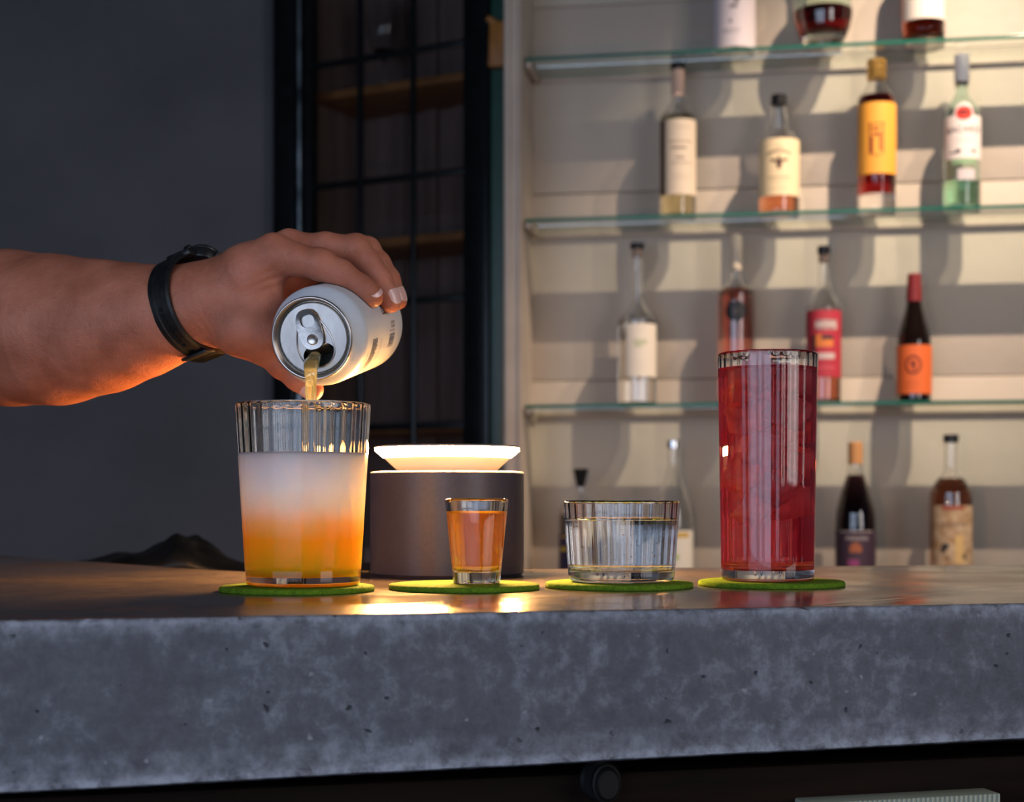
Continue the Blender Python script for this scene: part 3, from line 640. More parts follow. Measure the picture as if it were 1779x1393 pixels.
bm = bmesh.new(); patch(bm, rr+0.0003, zz(561), zz(526), -0.56, 0.56, 18, 18, thick=0.002, fn=lambda u, v: (0.5+(u-0.5)*math.sqrt(max(0.0, 1-(2*v-1)**2)), v)); obj('medallion', bm, M['black'], e)
strokes(e, rr+0.002, [(0, zz(543), 0.010, 0.002), (0, zz(548), 0.006, 0.002)], pm('medallion_mark', (0.12, 0.10, 0.09)))
e, s, zz, rad = bottle(1431, 700, HS[3], [(26, 700), (29, 696), (29.5, 680), (29.5, 548), (27, 528), (18, 510), (11, 495), (9, 470), (9, 440)], 'liqueur bottle with a red pictured label and black cap, right of the red drink', G3, liq=(liquid('brown_liqueur', (0.78, 0.30, 0.04), 40), 545))
cap(e, s, zz, 441, 428, 11, M['black'], 'cap'); cap(e, s, zz, 456, 441, 9, pm('cork', (0.50, 0.33, 0.24)), 'cork')
o, r = label_on(e, s, zz, rad, 656, 541, pm('red_label', (0.48, 0.035, 0.06)), -0.995, 0.995)
strokes(e, r, [(0.004, zz(566), 0.046, 0.020), (0.004, zz(620), 0.036, 0.012)], pm('pink_white_print', (0.62, 0.50, 0.48)), 'title_panel')
strokes(e, r+0.0003, scribble(zz(560), -0.020, 0.026, 0.007, 10)+scribble(zz(571), -0.020, 0.020, 0.007, 9), pm('dark_red_ink', (0.20, 0.03, 0.04)), 'title_lettering')
strokes(e, r, [(0.0, zz(596), 0.036, 0.020), (-0.010, zz(592), 0.014, 0.022)], pm('orange_print', (0.75, 0.22, 0.05)), 'picture')
strokes(e, r+0.0003, [(0.006, zz(588), 0.024, 0.008), (-0.022, zz(600), 0.008, 0.04)], pm('dark_print', (0.04, 0.02, 0.03)), 'picture_dark_print')  # dark printed areas of the label picture
strokes(e, r, [(0.002, zz(640), 0.044, 0.004)], pm('pink_band', (0.62, 0.10, 0.13)), 'pink_band')
e, s, zz, rad = bottle(1588, 697, HS[3], [(26, 697), (29, 693), (29.5, 680), (29.5, 605), (27, 580), (20, 553), (14, 530), (12, 512), (11, 480)], 'small black beer bottle with an orange label and maroon neck foil', G3, glass=pm('black_bottle_glass', (0.008, 0.004, 0.003), 0.06, coat=1.0))
cap(e, s, zz, 524, 476, 13.5, pm('maroon_foil', (0.20, 0.02, 0.022), 0.3), 'neck_foil', taper=0.86)
bm = bmesh.new(); b0 = zz(524)
o, r = label_on(e, s, zz, rad, 683, 600, pm('orange_label2', (0.80, 0.16, 0.035)), -0.995, 0.995); bm.free()
ringm = pm('maroon_print', (0.16, 0.02, 0.01))
strokes(e, r, [((-0.005+0.0145*math.cos(t)), zz(634)+0.017*math.sin(t), 0.0042, 0.0045) for t in np.linspace(0, 2*PI, 26)[:-1]]+[(-0.005, zz(632), 0.010, 0.010), (-0.003, zz(640), 0.006, 0.006)], ringm, 'ring_print')
strokes(e, r, scribble(zz(664), -0.022, 0.004, 0.0018, 9)+scribble(zz(672), -0.022, 0.002, 0.0012, 9), ringm)
# back counter row
HC = -0.170
e, s, zz, rad = bottle(1009, 1018, HC, [(34, 1018), (37, 1013), (37.5, 1000), (37.5, 900), (33, 882), (18, 866), (11, 858), (10, 845)], 'dark purple bottle with a black pourer behind the water tumbler', G4, w=0.02, liq=(liquid('purple_spirit', (0.05, 0.03, 0.20), 60), 895))
cap(e, s, zz, 846, 813, 7, M['black'], 'pourer', taper=1.95)
o, r = label_on(e, s, zz, rad, 1010, 930, pm('purple_label', (0.03, 0.02, 0.08)), -0.995, 0.995)
strokes(e, r, [(-0.036, zz(957), 0.020, 0.009), (-0.036, zz(935), 0.018, 0.004), (0, zz(957), 0.02, 0.009)], pm('yellow_print', (0.70, 0.48, 0.05)), 'yellow_marks')
e, s, zz, rad = bottle(1170, 1020, HC, [(30, 1020), (33, 1015), (33.5, 1000), (33.5, 905), (30, 880), (20, 850), (13, 825), (9.5, 805), (9.5, 775)], 'clear long-necked bottle with a white gold-topped label, between tumbler and red drink', G4, w=0.02, liq=(liquid('clear_spirit', (0.9, 0.95, 0.9), 3), 950))
cap(e, s, zz, 779, 765, 12, M['chrome'], 'metal_cap')
o, r = label_on(e, s, zz, rad, 1012, 925, pm('white_label3', (0.72, 0.69, 0.62)), -0.1, 0.99)
strokes(e, r, [(0.017, zz(933), 0.040, 0.010)], pm('gold_band', (0.55, 0.36, 0.06)), 'gold_band')
strokes(e, r, [(0.008, zz(972), 0.010, 0.012)], pm('green_spot', (0.35, 0.50, 0.15)), 'green_spot')
e, s, zz, rad = bottle(1486, 1015, HC, [(30, 1015), (33, 1010), (34, 995), (34, 905), (31, 880), (23, 850), (15, 826), (12, 812), (11.5, 800)], 'dark red wine bottle with a cork-coloured top and dark purple picture label', G4, w=0.02, liq=(liquid('red_wine', (0.35, 0.01, 0.015), 90), 825))
cap(e, s, zz, 806, 768, 12.5, pm('tan_capsule', (0.62, 0.30, 0.11)), 'neck_capsule')
o, r = label_on(e, s, zz, rad, 1006, 921, pm('plum_label', (0.055, 0.03, 0.055)), -0.995, 0.995)
strokes(e, r, [(0, zz(922), 0.074, 0.002)], pm('silver_print', (0.5, 0.45, 0.45)), 'top_line')
strokes(e, r, scribble(zz(934), -0.022, 0.022, 0.009, 7), pm('silver_print', (0.5, 0.45, 0.45)), 'white_lettering')
strokes(e, r, [(-0.002, zz(952), 0.024, 0.014), (-0.002, zz(949), 0.014, 0.018)], pm('copper_print', (0.40, 0.12, 0.05)), 'copper_figure')
strokes(e, r, [(-0.006, zz(980), 0.022, 0.024), (0.002, zz(992), 0.020, 0.020)], pm('magenta_print', (0.30, 0.05, 0.18)), 'magenta_patch')
e, s, zz, rad = bottle(1652, 1013, HC, [(32, 1013), (35, 1008), (36, 995), (36, 870), (34, 852), (26, 836), (15, 822), (11.5, 812), (11, 790), (11, 765)], 'amber bottle with sloping shoulders, black cap and cream illustrated label', G4, w=0.02, liq=(liquid('golden_brown_spirit', (0.75, 0.33, 0.03), 42), 830))
cap(e, s, zz, 769, 755, 13, M['black'])
cl = noise_mat('cream_picture_label', (0.45, 0.26, 0.12), (0.72, 0.55, 0.36), 55, rough=0.6, bump=0)
o, r = label_on(e, s, zz, rad, 1006, 876, cl, -0.88, 0.95)
strokes(e, r, scribble(zz(908), -0.026, 0.026, 0.010, 9), pm('brown_grey_print', (0.22, 0.16, 0.12)), 'title_lettering')
strokes(e, r, [(0.012, zz(950), 0.018, 0.055)], pm('straw_print', (0.80, 0.55, 0.22)), 'straw_panel')
strokes(e, r, [(-0.016, zz(945), 0.014, 0.010), (-0.020, zz(952), 0.010, 0.008), (0.022, zz(962), 0.008, 0.010), (-0.01, zz(965), 0.004, 0.006)], dk, 'dark_figures')
strokes(e, r, [(0.0, zz(880), 0.044, 0.007)], pm('red_top', (0.42, 0.07, 0.04)), 'red_heading')
# stemmed glass inside the cabinet
gq = empty('wine_glass', WL+wx*wcol(668, 0.17)+wn*0.17+Vector((0, 0, 0.9635)), (0, 0, ang_w)); tag(gq, 'dim stemmed glass with dark red dregs inside the cabinet behind the panes', 'glass')
bm = bmesh.new(); lathe(bm, [(0, 0), (0.034, 0.0008), (0.034, 0.002), (0.006, 0.006), (0.0035, 0.012), (0.0035, 0.070), (0.008, 0.078), (0.030, 0.100), (0.043, 0.135), (0.045, 0.165), (0.038, 0.225), (0.037, 0.225), (0.044, 0.165), (0.042, 0.135), (0.029, 0.102), (0.007, 0.082), (0, 0.081)], 40); obj('bowl_and_stem', bm, M['glass'], gq)
bm = bmesh.new(); lathe(bm, [(0, 0.081), (0.007, 0.082), (0.022, 0.095), (0.026, 0.0985), (0, 0.0985)], 40); obj('dregs', bm, liquid('red_wine', (0.35, 0.01, 0.015), 90), gq)

# ------------------------------------------------------------------ coasters
def felt_mat():
    m, nt, b = new_mat('green_felt'); setp(b, rough=0.95, spec=0.1)
    tc = nt.nodes.new('ShaderNodeTexCoord'); n = nt.nodes.new('ShaderNodeTexNoise'); n.inputs['Scale'].default_value = 400; n.inputs['Detail'].default_value = 5; n.inputs['Distortion'].default_value = 1.5
    cr = nt.nodes.new('ShaderNodeValToRGB'); cr.color_ramp.elements[0].position = 0.3; cr.color_ramp.elements[1].position = 0.7
    cr.color_ramp.elements[0].color = (0.065, 0.15, 0.01, 1); cr.color_ramp.elements[1].color = (0.16, 0.28, 0.018, 1)
    bp = nt.nodes.new('ShaderNodeBump'); bp.inputs['Strength'].default_value = 0.8; bp.inputs['Distance'].default_value = 0.0006
    nt.links.new(tc.outputs['Object'], n.inputs['Vector']); nt.links.new(n.outputs['Fac'], cr.inputs[0]); nt.links.new(cr.outputs[0], b.inputs['Base Color'])
    nt.links.new(n.outputs['Fac'], bp.inputs['Height']); nt.links.new(bp.outputs[0], b.inputs['Normal'])
    return m
M['felt'] = felt_mat()
CT = 0.0034
def coaster(px, D, label, wide=0.0478):
    loc = Vector(((px-HX)*D/F, D, ZB))
    ph = random.uniform(0, 6)
    bm = bmesh.new()
    R = wide
    pr = [(0, 0.0), (R*0.5, 0), (R-0.0008, 0.0), (R, 0.0006), (R, CT-0.0008), (R-0.0008, CT), (R*0.8, CT), (R*0.4, CT), (0, CT)]
    lathe(bm, pr, 120, mod=lambda t, i: (0.0003*math.sin(9*t+ph)+0.0002*math.sin(31*t+ph) if 2 <= i <= 5 else 0))
    o = obj('felt_coaster', bm, M['felt'], None, loc, ang=60); tag(o, label, 'coaster', 'green felt coasters')
    vs, fs = [], []
    for k in range(420):
        t = random.uniform(0, 2*PI); rr = R*random.choice([1, 1, 1, random.uniform(0.5, 1)])-0.0005; z = CT-0.0002 if rr < R-0.001 else random.uniform(0.0008, CT)
        p = Vector((rr*math.cos(t), rr*math.sin(t), z)); d = Vector((math.cos(t)*random.uniform(0.1, 1), math.sin(t)*random.uniform(.1, 1), random.uniform(0.0, 0.9))).normalized()
        sd = Vector((-math.sin(t), math.cos(t), 0)); L = random.uniform(0.0008, 0.0024); b = len(vs); w = 0.00006
        q = p+d*L*0.5+sd*random.uniform(-1, 1)*L*0.3
        vs += [p-sd*w, p+sd*w, q+sd*w, q-sd*w, q+d*L*0.5+sd*random.uniform(-1, 1)*L*0.4]; fs += [(b, b+1, b+2, b+3), (b+3, b+2, b+4)]
    me = bpy.data.meshes.new('felt_fibres'); me.from_pydata(vs, [], fs); f = link('felt_fibres', me, M['felt'], o, smooth=False); f['kind'] = 'stuff'
    return loc
L1 = coaster(516, 0.955, 'green felt coaster under the layered orange and white drink')
L2 = coaster(807, 0.977, 'green felt coaster under the shot glass, in front of the lamp')
L3 = coaster(1075, 0.998, 'green felt coaster under the low tumbler of clear liquid')
L4 = coaster(1340, 1.017, 'green felt coaster under the tall red iced drink')

# ------------------------------------------------------------------ drinking glasses
def drink_glass(name, label, px, D, rt, rb, h, wt, base_t, ribs, rib_in, rib_out, corner, liq, zl, rib_top=None, seg=None, fill=0.00035):
    loc = Vector(((px-HX)*D/F, D, ZB+CT+0.0001))
    e = empty(name, loc); tag(e, label, 'glass')
    seg = seg or ribs*8
    n = 40
    R = lambda z: rb+(rt-rb)*(z/h)
    outer, inner, kinds = [], [], []
    outer = [(0, 0.0012), (rb*0.55, 0.0010), (rb-corner*1.2, 0.0003), (rb-corner*0.5, 0.0002+corner*0.1), (R(corner)-corner*0.12, corner*0.5)]
    kinds = ['b']*len(outer)
    for i in range(n+1):
        z = corner+(h-0.0016-corner)*i/n; outer.append((R(z), z)); kinds.append('o')
    outer += [(R(h)-0.0003, h-0.0005), (R(h)-wt*0.5, h), (R(h)-wt+0.0003, h-0.0005)]; kinds += ['r']*3
    for i in range(n+1):
        z = (h-0.0016)+(base_t+0.004-(h-0.0016))*i/n; outer.append((R(z)-wt, z)); kinds.append('i')
    ri = R(base_t)-wt
    outer += [(ri-0.0012, base_t+0.0014), (ri-0.004, base_t+0.0003), (ri*0.5, base_t), (0, base_t)]; kinds += ['c']*4
    def amp(i):
        k = kinds[i]; z = outer[i][1]
        if k == 'i': return rib_in*(1 if not rib_top else min(1, max(0.12, (z-rib_top)/0.006)))
        if k == 'o': return rib_out*(1 if not rib_top else min(1, max(0.15, (z-rib_top)/0.006)))
        if k == 'r': return (rib_in+rib_out)*0.35
        return 0
    bm = bmesh.new(); lathe(bm, outer, seg, mod=lambda t, i: amp(i)*(math.cos(ribs*t) if kinds[i] != 'o' else -abs(math.sin(ribs*t/2))) if amp(i) else 0)
    obj('glass_wall', bm, M['glass'], e, ang=70)
    # drink
    ov = 0.00035
    lp = [(0, base_t-ov), (ri*0.5, base_t-ov), (ri-0.004+ov, base_t), (ri-0.0012+ov, base_t+0.0012)]
    lk = [0]*4
    m_ = 24; ov = fill
    for i in range(m_+1):
        z = base_t+0.004+(zl-base_t-0.004)*i/m_; lp.append((R(z)-wt+ov, z)); lk.append(rib_in*(0.15 if fill > 0.001 else 1)*(1 if not rib_top else min(1, max(0.12, (z-rib_top)/0.006))))
    lp += [(R(zl)-wt+ov-0.0006, zl-0.0002), (R(zl)-wt-0.0016, zl-0.0011), (ri*0.5, zl-0.0012), (0, zl-0.0012)]; lk += [0]*4
    bm = bmesh.new(); lathe(bm, lp, seg, mod=lambda t, i: lk[i]*math.cos(ribs*t) if lk[i] else 0)
    obj('drink', bm, liq, e, ang=70)
    return e
def layered_mat(h0):
    m = bpy.data.materials.new('layered_drink'); m.use_nodes = True; nt = m.node_tree; b = nt.nodes['Principled BSDF']
    tc = nt.nodes.new('ShaderNodeTexCoord'); sp = nt.nodes.new('ShaderNodeSeparateXYZ'); nt.links.new(tc.outputs['Object'], sp.inputs[0])
    n = nt.nodes.new('ShaderNodeTexNoise'); n.inputs['Scale'].default_value = 45; n.inputs['Detail'].default_value = 4; nt.links.new(tc.outputs['Object'], n.inputs['Vector'])
    ad = nt.nodes.new('ShaderNodeMath'); ad.operation = 'MULTIPLY_ADD'; ad.inputs[1].default_value = 0.008; nt.links.new(n.outputs['Fac'], ad.inputs[0]); nt.links.new(sp.outputs[2], ad.inputs[2])
    mr = nt.nodes.new('ShaderNodeMapRange'); mr.inputs[1].default_value = 0.004; mr.inputs[2].default_value = 0.084; nt.links.new(ad.outputs[0], mr.inputs[0])
    cr = nt.nodes.new('ShaderNodeValToRGB'); E = cr.color_ramp.elements
    E[0].position = 0.0; E[0].color = (1.0, 0.55, 0.01, 1); E[1].position = 1.0; E[1].color = (0.93, 0.90, 0.85, 1)  # own layers; bottom stop yellower, lamp glow through the base painted in
    for p, c in ((0.20, (1.0, 0.47, 0.010)), (0.36, (1.0, 0.44, 0.012)), (0.48, (0.97, 0.55, 0.16)), (0.60, (0.90, 0.74, 0.56)), (0.75, (0.93, 0.87, 0.80))):
        q = E.new(p); q.color = (*c, 1)
    nt.links.new(mr.outputs[0], cr.inputs[0]); nt.links.new(cr.outputs[0], b.inputs['Base Color'])
    setp(b, rough=0.15, sss=1.0, sss_r=(0.09, 0.075, 0.045), sss_s=1.0, ior=1.34)
    tr = nt.nodes.new('ShaderNodeBsdfTranslucent'); nt.links.new(cr.outputs[0], tr.inputs[0])
    mx = nt.nodes.new('ShaderNodeMixShader'); mx.inputs[0].default_value = 0.25
    nt.links.new(b.outputs[0], mx.inputs[1]); nt.links.new(tr.outputs[0], mx.inputs[2]); nt.links.new(mx.outputs[0], nt.nodes['Material Output'].inputs[0])
    return m
g1 = drink_glass('ribbed_glass', 'ribbed glass being filled with a white-over-orange layered drink', 527, 0.957, 0.0420, 0.0352, 0.1128, 0.0022, 0.0062, 30, 0.00038, 0.0, 0.003, layered_mat(0), 0.0820, fill=0.00228)
g2 = drink_glass('shot_glass', 'small faceted shot glass of golden amber spirit in front of the lamp', 828, 0.980, 0.0203, 0.0148, 0.0540, 0.0026, 0.0078, 14, 0.0, 0.00035, 0.001, murky('amber_shot', (1.0, 0.58, 0.03), (0.97, 0.58, 0.01), 55, 0.38), 0.0462)
g3 = drink_glass('water_tumbler', 'low ribbed tumbler of clear fizzy liquid', 1079.5, 1.0, 0.0380, 0.0343, 0.0528, 0.0022, 0.0072, 30, 0.00032, 0.0, 0.004, glass_mat('clear_drink', ior=1.333), 0.0415)
# red drink: cloudy, absorbing
def red_mat():
    m = bpy.data.materials.new('red_drink'); m.use_nodes = True; nt = m.node_tree; b = nt.nodes['Principled BSDF']
    setp(b, color=(1, 1, 1), trans=1.0, rough=0.0, ior=1.333)
    v = nt.nodes.new('ShaderNodeVolumeAbsorption'); v.inputs['Color'].default_value = (0.95, 0.015, 0.09, 1); v.inputs['Density'].default_value = 27
    nt.links.new(v.outputs[0], nt.nodes['Material Output'].inputs['Volume'])
    t = nt.nodes.new('ShaderNodeBsdfTranslucent'); t.inputs[0].default_value = (0.98, 0.02, 0.09, 1); mx = nt.nodes.new('ShaderNodeMixShader'); mx.inputs[0].default_value = 0.30
    nt.links.new(b.outputs[0], mx.inputs[1]); nt.links.new(t.outputs[0], mx.inputs[2]); nt.links.new(mx.outputs[0], nt.nodes['Material Output'].inputs[0])
    return m
g4 = drink_glass('highball_glass', 'tall ribbed highball glass of red iced drink', 1333.5, 1.017, 0.0329, 0.0304, 0.1500, 0.0020, 0.0072, 30, 0.00022, 0.0, 0.003, red_mat(), 0.1400, rib_top=0.0)
def ice_mat():
    m = bpy.data.materials.new('cloudy_ice'); m.use_nodes = True; nt = m.node_tree; b = nt.nodes['Principled BSDF']
    setp(b, color=(1, 0.97, 0.97), trans=1.0, rough=0.12, ior=1.22)
    d = nt.nodes.new('ShaderNodeBsdfTranslucent'); d.inputs[0].default_value = (0.98, 0.62, 0.66, 1)
    d2 = nt.nodes.new('ShaderNodeBsdfDiffuse'); d2.inputs[0].default_value = (0.98, 0.62, 0.66, 1)
    m0 = nt.nodes.new('ShaderNodeMixShader'); nt.links.new(d.outputs[0], m0.inputs[1]); nt.links.new(d2.outputs[0], m0.inputs[2]); m0.inputs[0].default_value = 0.5
    n = nt.nodes.new('ShaderNodeTexNoise'); n.inputs['Scale'].default_value = 70; tc = nt.nodes.new('ShaderNodeTexCoord'); nt.links.new(tc.outputs['Object'], n.inputs['Vector'])
    mr = nt.nodes.new('ShaderNodeMapRange'); mr.inputs[1].default_value = 0.35; mr.inputs[2].default_value = 0.7; mr.inputs[3].default_value = 0.35; mr.inputs[4].default_value = 0.95; nt.links.new(n.outputs['Fac'], mr.inputs[0])
    mx = nt.nodes.new('ShaderNodeMixShader'); nt.links.new(mr.outputs[0], mx.inputs[0]); nt.links.new(b.outputs[0], mx.inputs[1]); nt.links.new(m0.outputs[0], mx.inputs[2]); nt.links.new(mx.outputs[0], nt.nodes['Material Output'].inputs[0])
    return m
M['ice'] = ice_mat()
gl = g4.location
ice = [(-0.008, -0.008, 0.1365, 0.021, 0.7), (0.012, -0.006, 0.1325, 0.020, 0.3), (-0.006, 0.010, 0.124, 0.022, 1.2), (0.010, -0.012, 0.111, 0.021, 0.5), (-0.012, -0.006, 0.108, 0.021, 0.1), (0.008, 0.008, 0.098, 0.022, 0.9),
       (-0.004, -0.012, 0.086, 0.022, 1.4), (0.013, 0.0, 0.079, 0.019, 0.4), (-0.011, 0.006, 0.070, 0.022, 0.6), (0.004, -0.011, 0.063, 0.021, 1.0), (0.010, 0.006, 0.052, 0.021, 0.2), (-0.008, -0.006, 0.048, 0.020, 0.8)]
for k, (x, y, z, s, a) in enumerate(ice):
    bm = bmesh.new(); box(bm, (0, 0, 0), (s, s*0.9, s*0.95), bevel=s*0.14, seg=3)
    for v in bm.verts: v.co *= 1+random.uniform(-0.03, 0.03)
    o = obj('ice_cube', bm, M['ice'], None, (gl.x+x*0.93, gl.y+y*0.93, gl.z+z), (a*0.9, a*1.3-0.5, a*2), ang=60)
    if k == 0: lb = 'ice cube whose pointed corner pokes out at the left of the red drink'
    elif k == 1: lb = 'ice cube breaking the surface at the right of the red drink'
    else: lb = 'cloudy ice cube %s %s the red drink' % ({2: 'just under the surface', 3: 'right of centre near the top', 4: 'left of centre near the top', 5: 'at the back right above the middle', 6: 'at the front in the middle', 7: 'against the right wall halfway down', 8: 'against the left wall below the middle', 9: 'at the front low down', 10: 'lowest on the right side', 11: 'lowest on the left side'}[k], 'of')
    tag(o, lb, 'ice cube', 'ice cubes in the red drink')
def bubbles(name, e, r, z0, z1, n, m, front=False, rb=(0.0002, 0.0006)):
    bm = bmesh.new()
    for _ in range(n):
        t = random.uniform(0, 2*PI); q = r*random.choice([0.99, 0.99, random.uniform(0.3, 0.95)])
        c = Vector((q*math.cos(t), q*math.sin(t), random.uniform(z0, z1)))
        bmesh.ops.create_icosphere(bm, subdivisions=1, radius=random.uniform(*rb), matrix=Matrix.Translation(c))
    o = obj(name, bm, m, e, ang=90); o['kind'] = 'stuff'; return o
airm = glass_mat('bubble_air', ior=0.76)
bubbles('bubbles', g3, 0.0325, 0.0085, 0.036, 90, airm)
bubbles('bubbles', g4, 0.0270, 0.02, 0.13, 70, airm, rb=(0.0002, 0.0005))
foam = mat('foam', color=(0.85, 0.82, 0.78), rough=0.3)
bm = bmesh.new()
for _ in range(260):
    t = random.uniform(0, 2*PI); q = 0.0378*math.sqrt(random.uniform(0.5, 1)); rr = random.uniform(0.0004, 0.0010)
    bmesh.ops.create_icosphere(bm, subdivisions=1, radius=rr, matrix=Matrix.Translation((q*math.cos(t), q*math.sin(t), 0.0812)))
obj('foam_bubbles', bm, foam, g1, ang=90)['kind'] = 'stuff'

# ------------------------------------------------------------------ lamp
lp = Vector(((777-HX)*1.163/F, 1.163, ZB)); lamp = empty('table_lamp', lp); tag(lamp, 'dark grey cylindrical table lamp with a glowing warm ring on top', 'lamp')
RB = 0.0580
bm = bmesh.new(); lathe(bm, [(0, 0), (RB-0.002, 0), (RB, 0.002), (RB, 0.0768), (RB-0.0006, 0.0776), (RB-0.0016, 0.0778), (0, 0.0778)], 128)
obj('lamp_body', bm, noise_mat('anodised_grey', (0.060, 0.062, 0.090), (0.070, 0.072, 0.104), 300, rough=0.38, bump=0.05), lamp)
bm = bmesh.new(); lathe(bm, [(0, 0.0780), (0.0365, 0.0780), (0.0372, 0.0786), (0.0479, 0.0884), (0.0465, 0.0890), (0, 0.0890)], 96)
obj('reflector_cone', bm, mat('warm_white_reflector', color=(0.85, 0.78, 0.68), rough=0.5), lamp)
ledm, nt, b = new_mat('warm_led'); setp(b, color=(1, 0.8, 0.5), emit=(1.0, 0.47, 0.14), emit_s=1250)
bm = bmesh.new(); lathe(bm, [(0.0530, 0.0950), (0.0543, 0.0946), (0.0545, 0.0938), (0.0510, 0.0908), (0.0480, 0.0885), (0.0472, 0.0892)], 96, closed=True); obj('led_ring', bm, ledm, lamp, label='glowing warm ring of light')
bm = bmesh.new(); lathe(bm, [(0, 0.0955), (0.0542, 0.0955), (0.0549, 0.0958), (0.0549, 0.0968), (0.0540, 0.0972), (0, 0.0974)], 96); obj('lamp_cap', bm, mat('lamp_cap', color=(0.25, 0.22, 0.2), rough=0.4), lamp)
bm = bmesh.new(); lathe(bm, [(0, 0.0891), (0.0460, 0.0892), (0.0500, 0.0925), (0.0520, 0.0955), (0, 0.0955)], 96); obj('diffuser_core', bm, mat('diffuser', color=(0.8, 0.75, 0.65), rough=0.5), lamp)

# ------------------------------------------------------------------ drinks can
C0 = P(541, 588, 1.0)
axis = Vector((0.19, 0.96, 0.20)).normalized()
Zl = -axis; Yl = (Vector((0, 0, 1))-Zl*Zl.z).normalized(); Xl = Yl.cross(Zl)
MC = Matrix((Xl, Yl, Zl)).transposed().to_4x4(); MC.translation = C0
can = empty('drinks_can'); can.matrix_world = MC; tag(can, 'white and silver aluminium can held tilted and pouring over the ribbed glass', 'can')
CR = 0.0331
bm = bmesh.new()
lathe(bm, [(0.0262, -0.0015), (0.0258, -0.0035), (0.0262, -0.0050), (0.0285, -0.0085), (0.0315, -0.0135), (0.0328, -0.0165), (CR, -0.0195), (CR, -0.03), (CR, -0.104), (0.0325, -0.107), (0.0290, -0.112), (0.0255, -0.1148), (0.0235, -0.1140), (0.020, -0.108), (0, -0.104)], 96)
canm = noise_mat('can_paint', (0.66, 0.70, 0.75), (0.68, 0.72, 0.77), 200, rough=0.42, bump=0.02)
obj('can_body', bm, canm, can, ang=60)
alu = noise_mat('aluminium', (0.54, 0.49, 0.45), (0.64, 0.59, 0.55), 120, rough=0.30, bump=0.06, metal=1.0, stretch=(1, 0.2, 1))
bm = bmesh.new()
lathe(bm, [(0.0262, -0.0022), (0.0272, -0.0016), (0.0275, -0.0006), (0.0270, 0.0002), (0.0262, 0.0004), (0.0255, -0.0002), (0.0251, -0.0015), (0.0243, -0.0056), (0.0236, -0.0063), (0.0229, -0.0056), (0.0225, -0.0040)], 96)
obj('rim', bm, alu, can, ang=60, label='bright rolled aluminium rim')
# lid panel with the opened mouth; directions in the lid plane: dn points to the mouth
dn = Vector((0.24, -0.97, 0)); sd = Vector((0.97, 0.24, 0))
def panel():
    bm = bmesh.new(); zP = -0.0040
    outer = [bm.verts.new((0.0225*math.cos(2*PI*k/72), 0.0225*math.sin(2*PI*k/72), zP)) for k in range(72)]
    cen = dn*0.0112+sd*0.0008
    inner = []
    for k in range(40):
        t = 2*PI*k/40; p = cen+sd*(0.0112*math.cos(t))+dn*(0.0082*math.sin(t)*(1.0 if math.sin(t) > 0 else 0.9))
        inner.append(bm.verts.new((p.x, p.y, zP)))
    eo = [bm.edges.new((outer[k], outer[(k+1) % 72])) for k in range(72)]; ei = [bm.edges.new((inner[k], inner[(k+1) % 40])) for k in range(40)]
    bmesh.ops.triangle_fill(bm, use_beauty=True, use_dissolve=False, edges=eo+ei)
    # drop any faces filling the mouth
    for f in list(bm.faces):
        c = f.calc_center_median(); q = c-Vector((cen.x, cen.y, zP))
        if (q.dot(sd)/0.0112)**2+(q.dot(dn)/0.0080)**2 < 0.95 and all(v in inner for v in f.verts): bm.faces.remove(f)
    low = [bm.verts.new((v.co.x, v.co.y, zP-0.0012)) for v in inner]
    for k in range(40): bm.faces.new((inner[k], low[k], low[(k+1) % 40], inner[(k+1) % 40]))
    return bm
obj('lid_panel', panel(), alu, can, ang=40)
# embossed teardrop bead around tab and mouth
bm = bmesh.new(); pts = []
for k in range(61):
    t = 2*PI*k/60; y = math.cos(t)*0.0185; w_ = (0.0135+0.004*math.cos(t))*math.sin(t)
    p = dn*(y+0.0012)+sd*w_*0.88; pts.append((p.x, p.y, -0.0039))
tube(bm, pts, 0.0006, 8, cap=False); obj('embossed_bead', bm, alu, can)
# tab
def tab():
    bm = bmesh.new()
    cen = -dn*0.0058
    def loop(L, Wd, c, n=36):
        out = []
        for k in range(n):
            t = 2*PI*k/n; cx, sy = math.cos(t), math.sin(t)
            p = c+sd*(Wd*math.copysign(abs(cx)**0.75, cx))+dn*(L*math.copysign(abs(sy)**0.75, sy)); out.append(p)
        return out
    O = loop(0.0130, 0.0082, cen)
    hole = loop(0.0040, 0.0050, cen-dn*0.0058)
    top = [bm.verts.new((p.x, p.y, -0.0012)) for p in O]; mid_ = [bm.verts.new((cen.x+(p.x-cen.x)*1.04, cen.y+(p.y-cen.y)*1.04, -0.0019)) for p in O]; bot = [bm.verts.new((p.x, p.y, -0.0027)) for p in O]
    inn = [bm.verts.new((cen.x+(p.x-cen.x)*0.86, cen.y+(p.y-cen.y)*0.88, -0.0014)) for p in O]
    h1 = [bm.verts.new((p.x, p.y, -0.0016)) for p in hole]; h2 = [bm.verts.new((p.x, p.y, -0.0027)) for p in hole]
    n = 36
    for a, b in ((inn, top), (top, mid_), (mid_, bot), (h2, h1)):
        for k in range(n): bm.faces.new((a[k], a[(k+1) % n], b[(k+1) % n], b[k]))
    for A_, B_ in ((inn, h1), (bot, h2)):
        eo = [bm.edges.get((A_[k], A_[(k+1) % n])) for k in range(n)]; ei = [bm.edges.get((B_[k], B_[(k+1) % n])) for k in range(n)]
        bmesh.ops.triangle_fill(bm, use_beauty=True, use_dissolve=False, edges=eo+ei)
    for f in list(bm.faces):
        if all(v in h1 for v in f.verts) and len(f.verts) == 3: bm.faces.remove(f)
    return bm
tb = obj('pull_tab', tab(), noise_mat('tab_aluminium', (0.36, 0.33, 0.31), (0.44, 0.41, 0.39), 150, rough=0.22, metal=1.0, bump=0.03), can, ang=40)
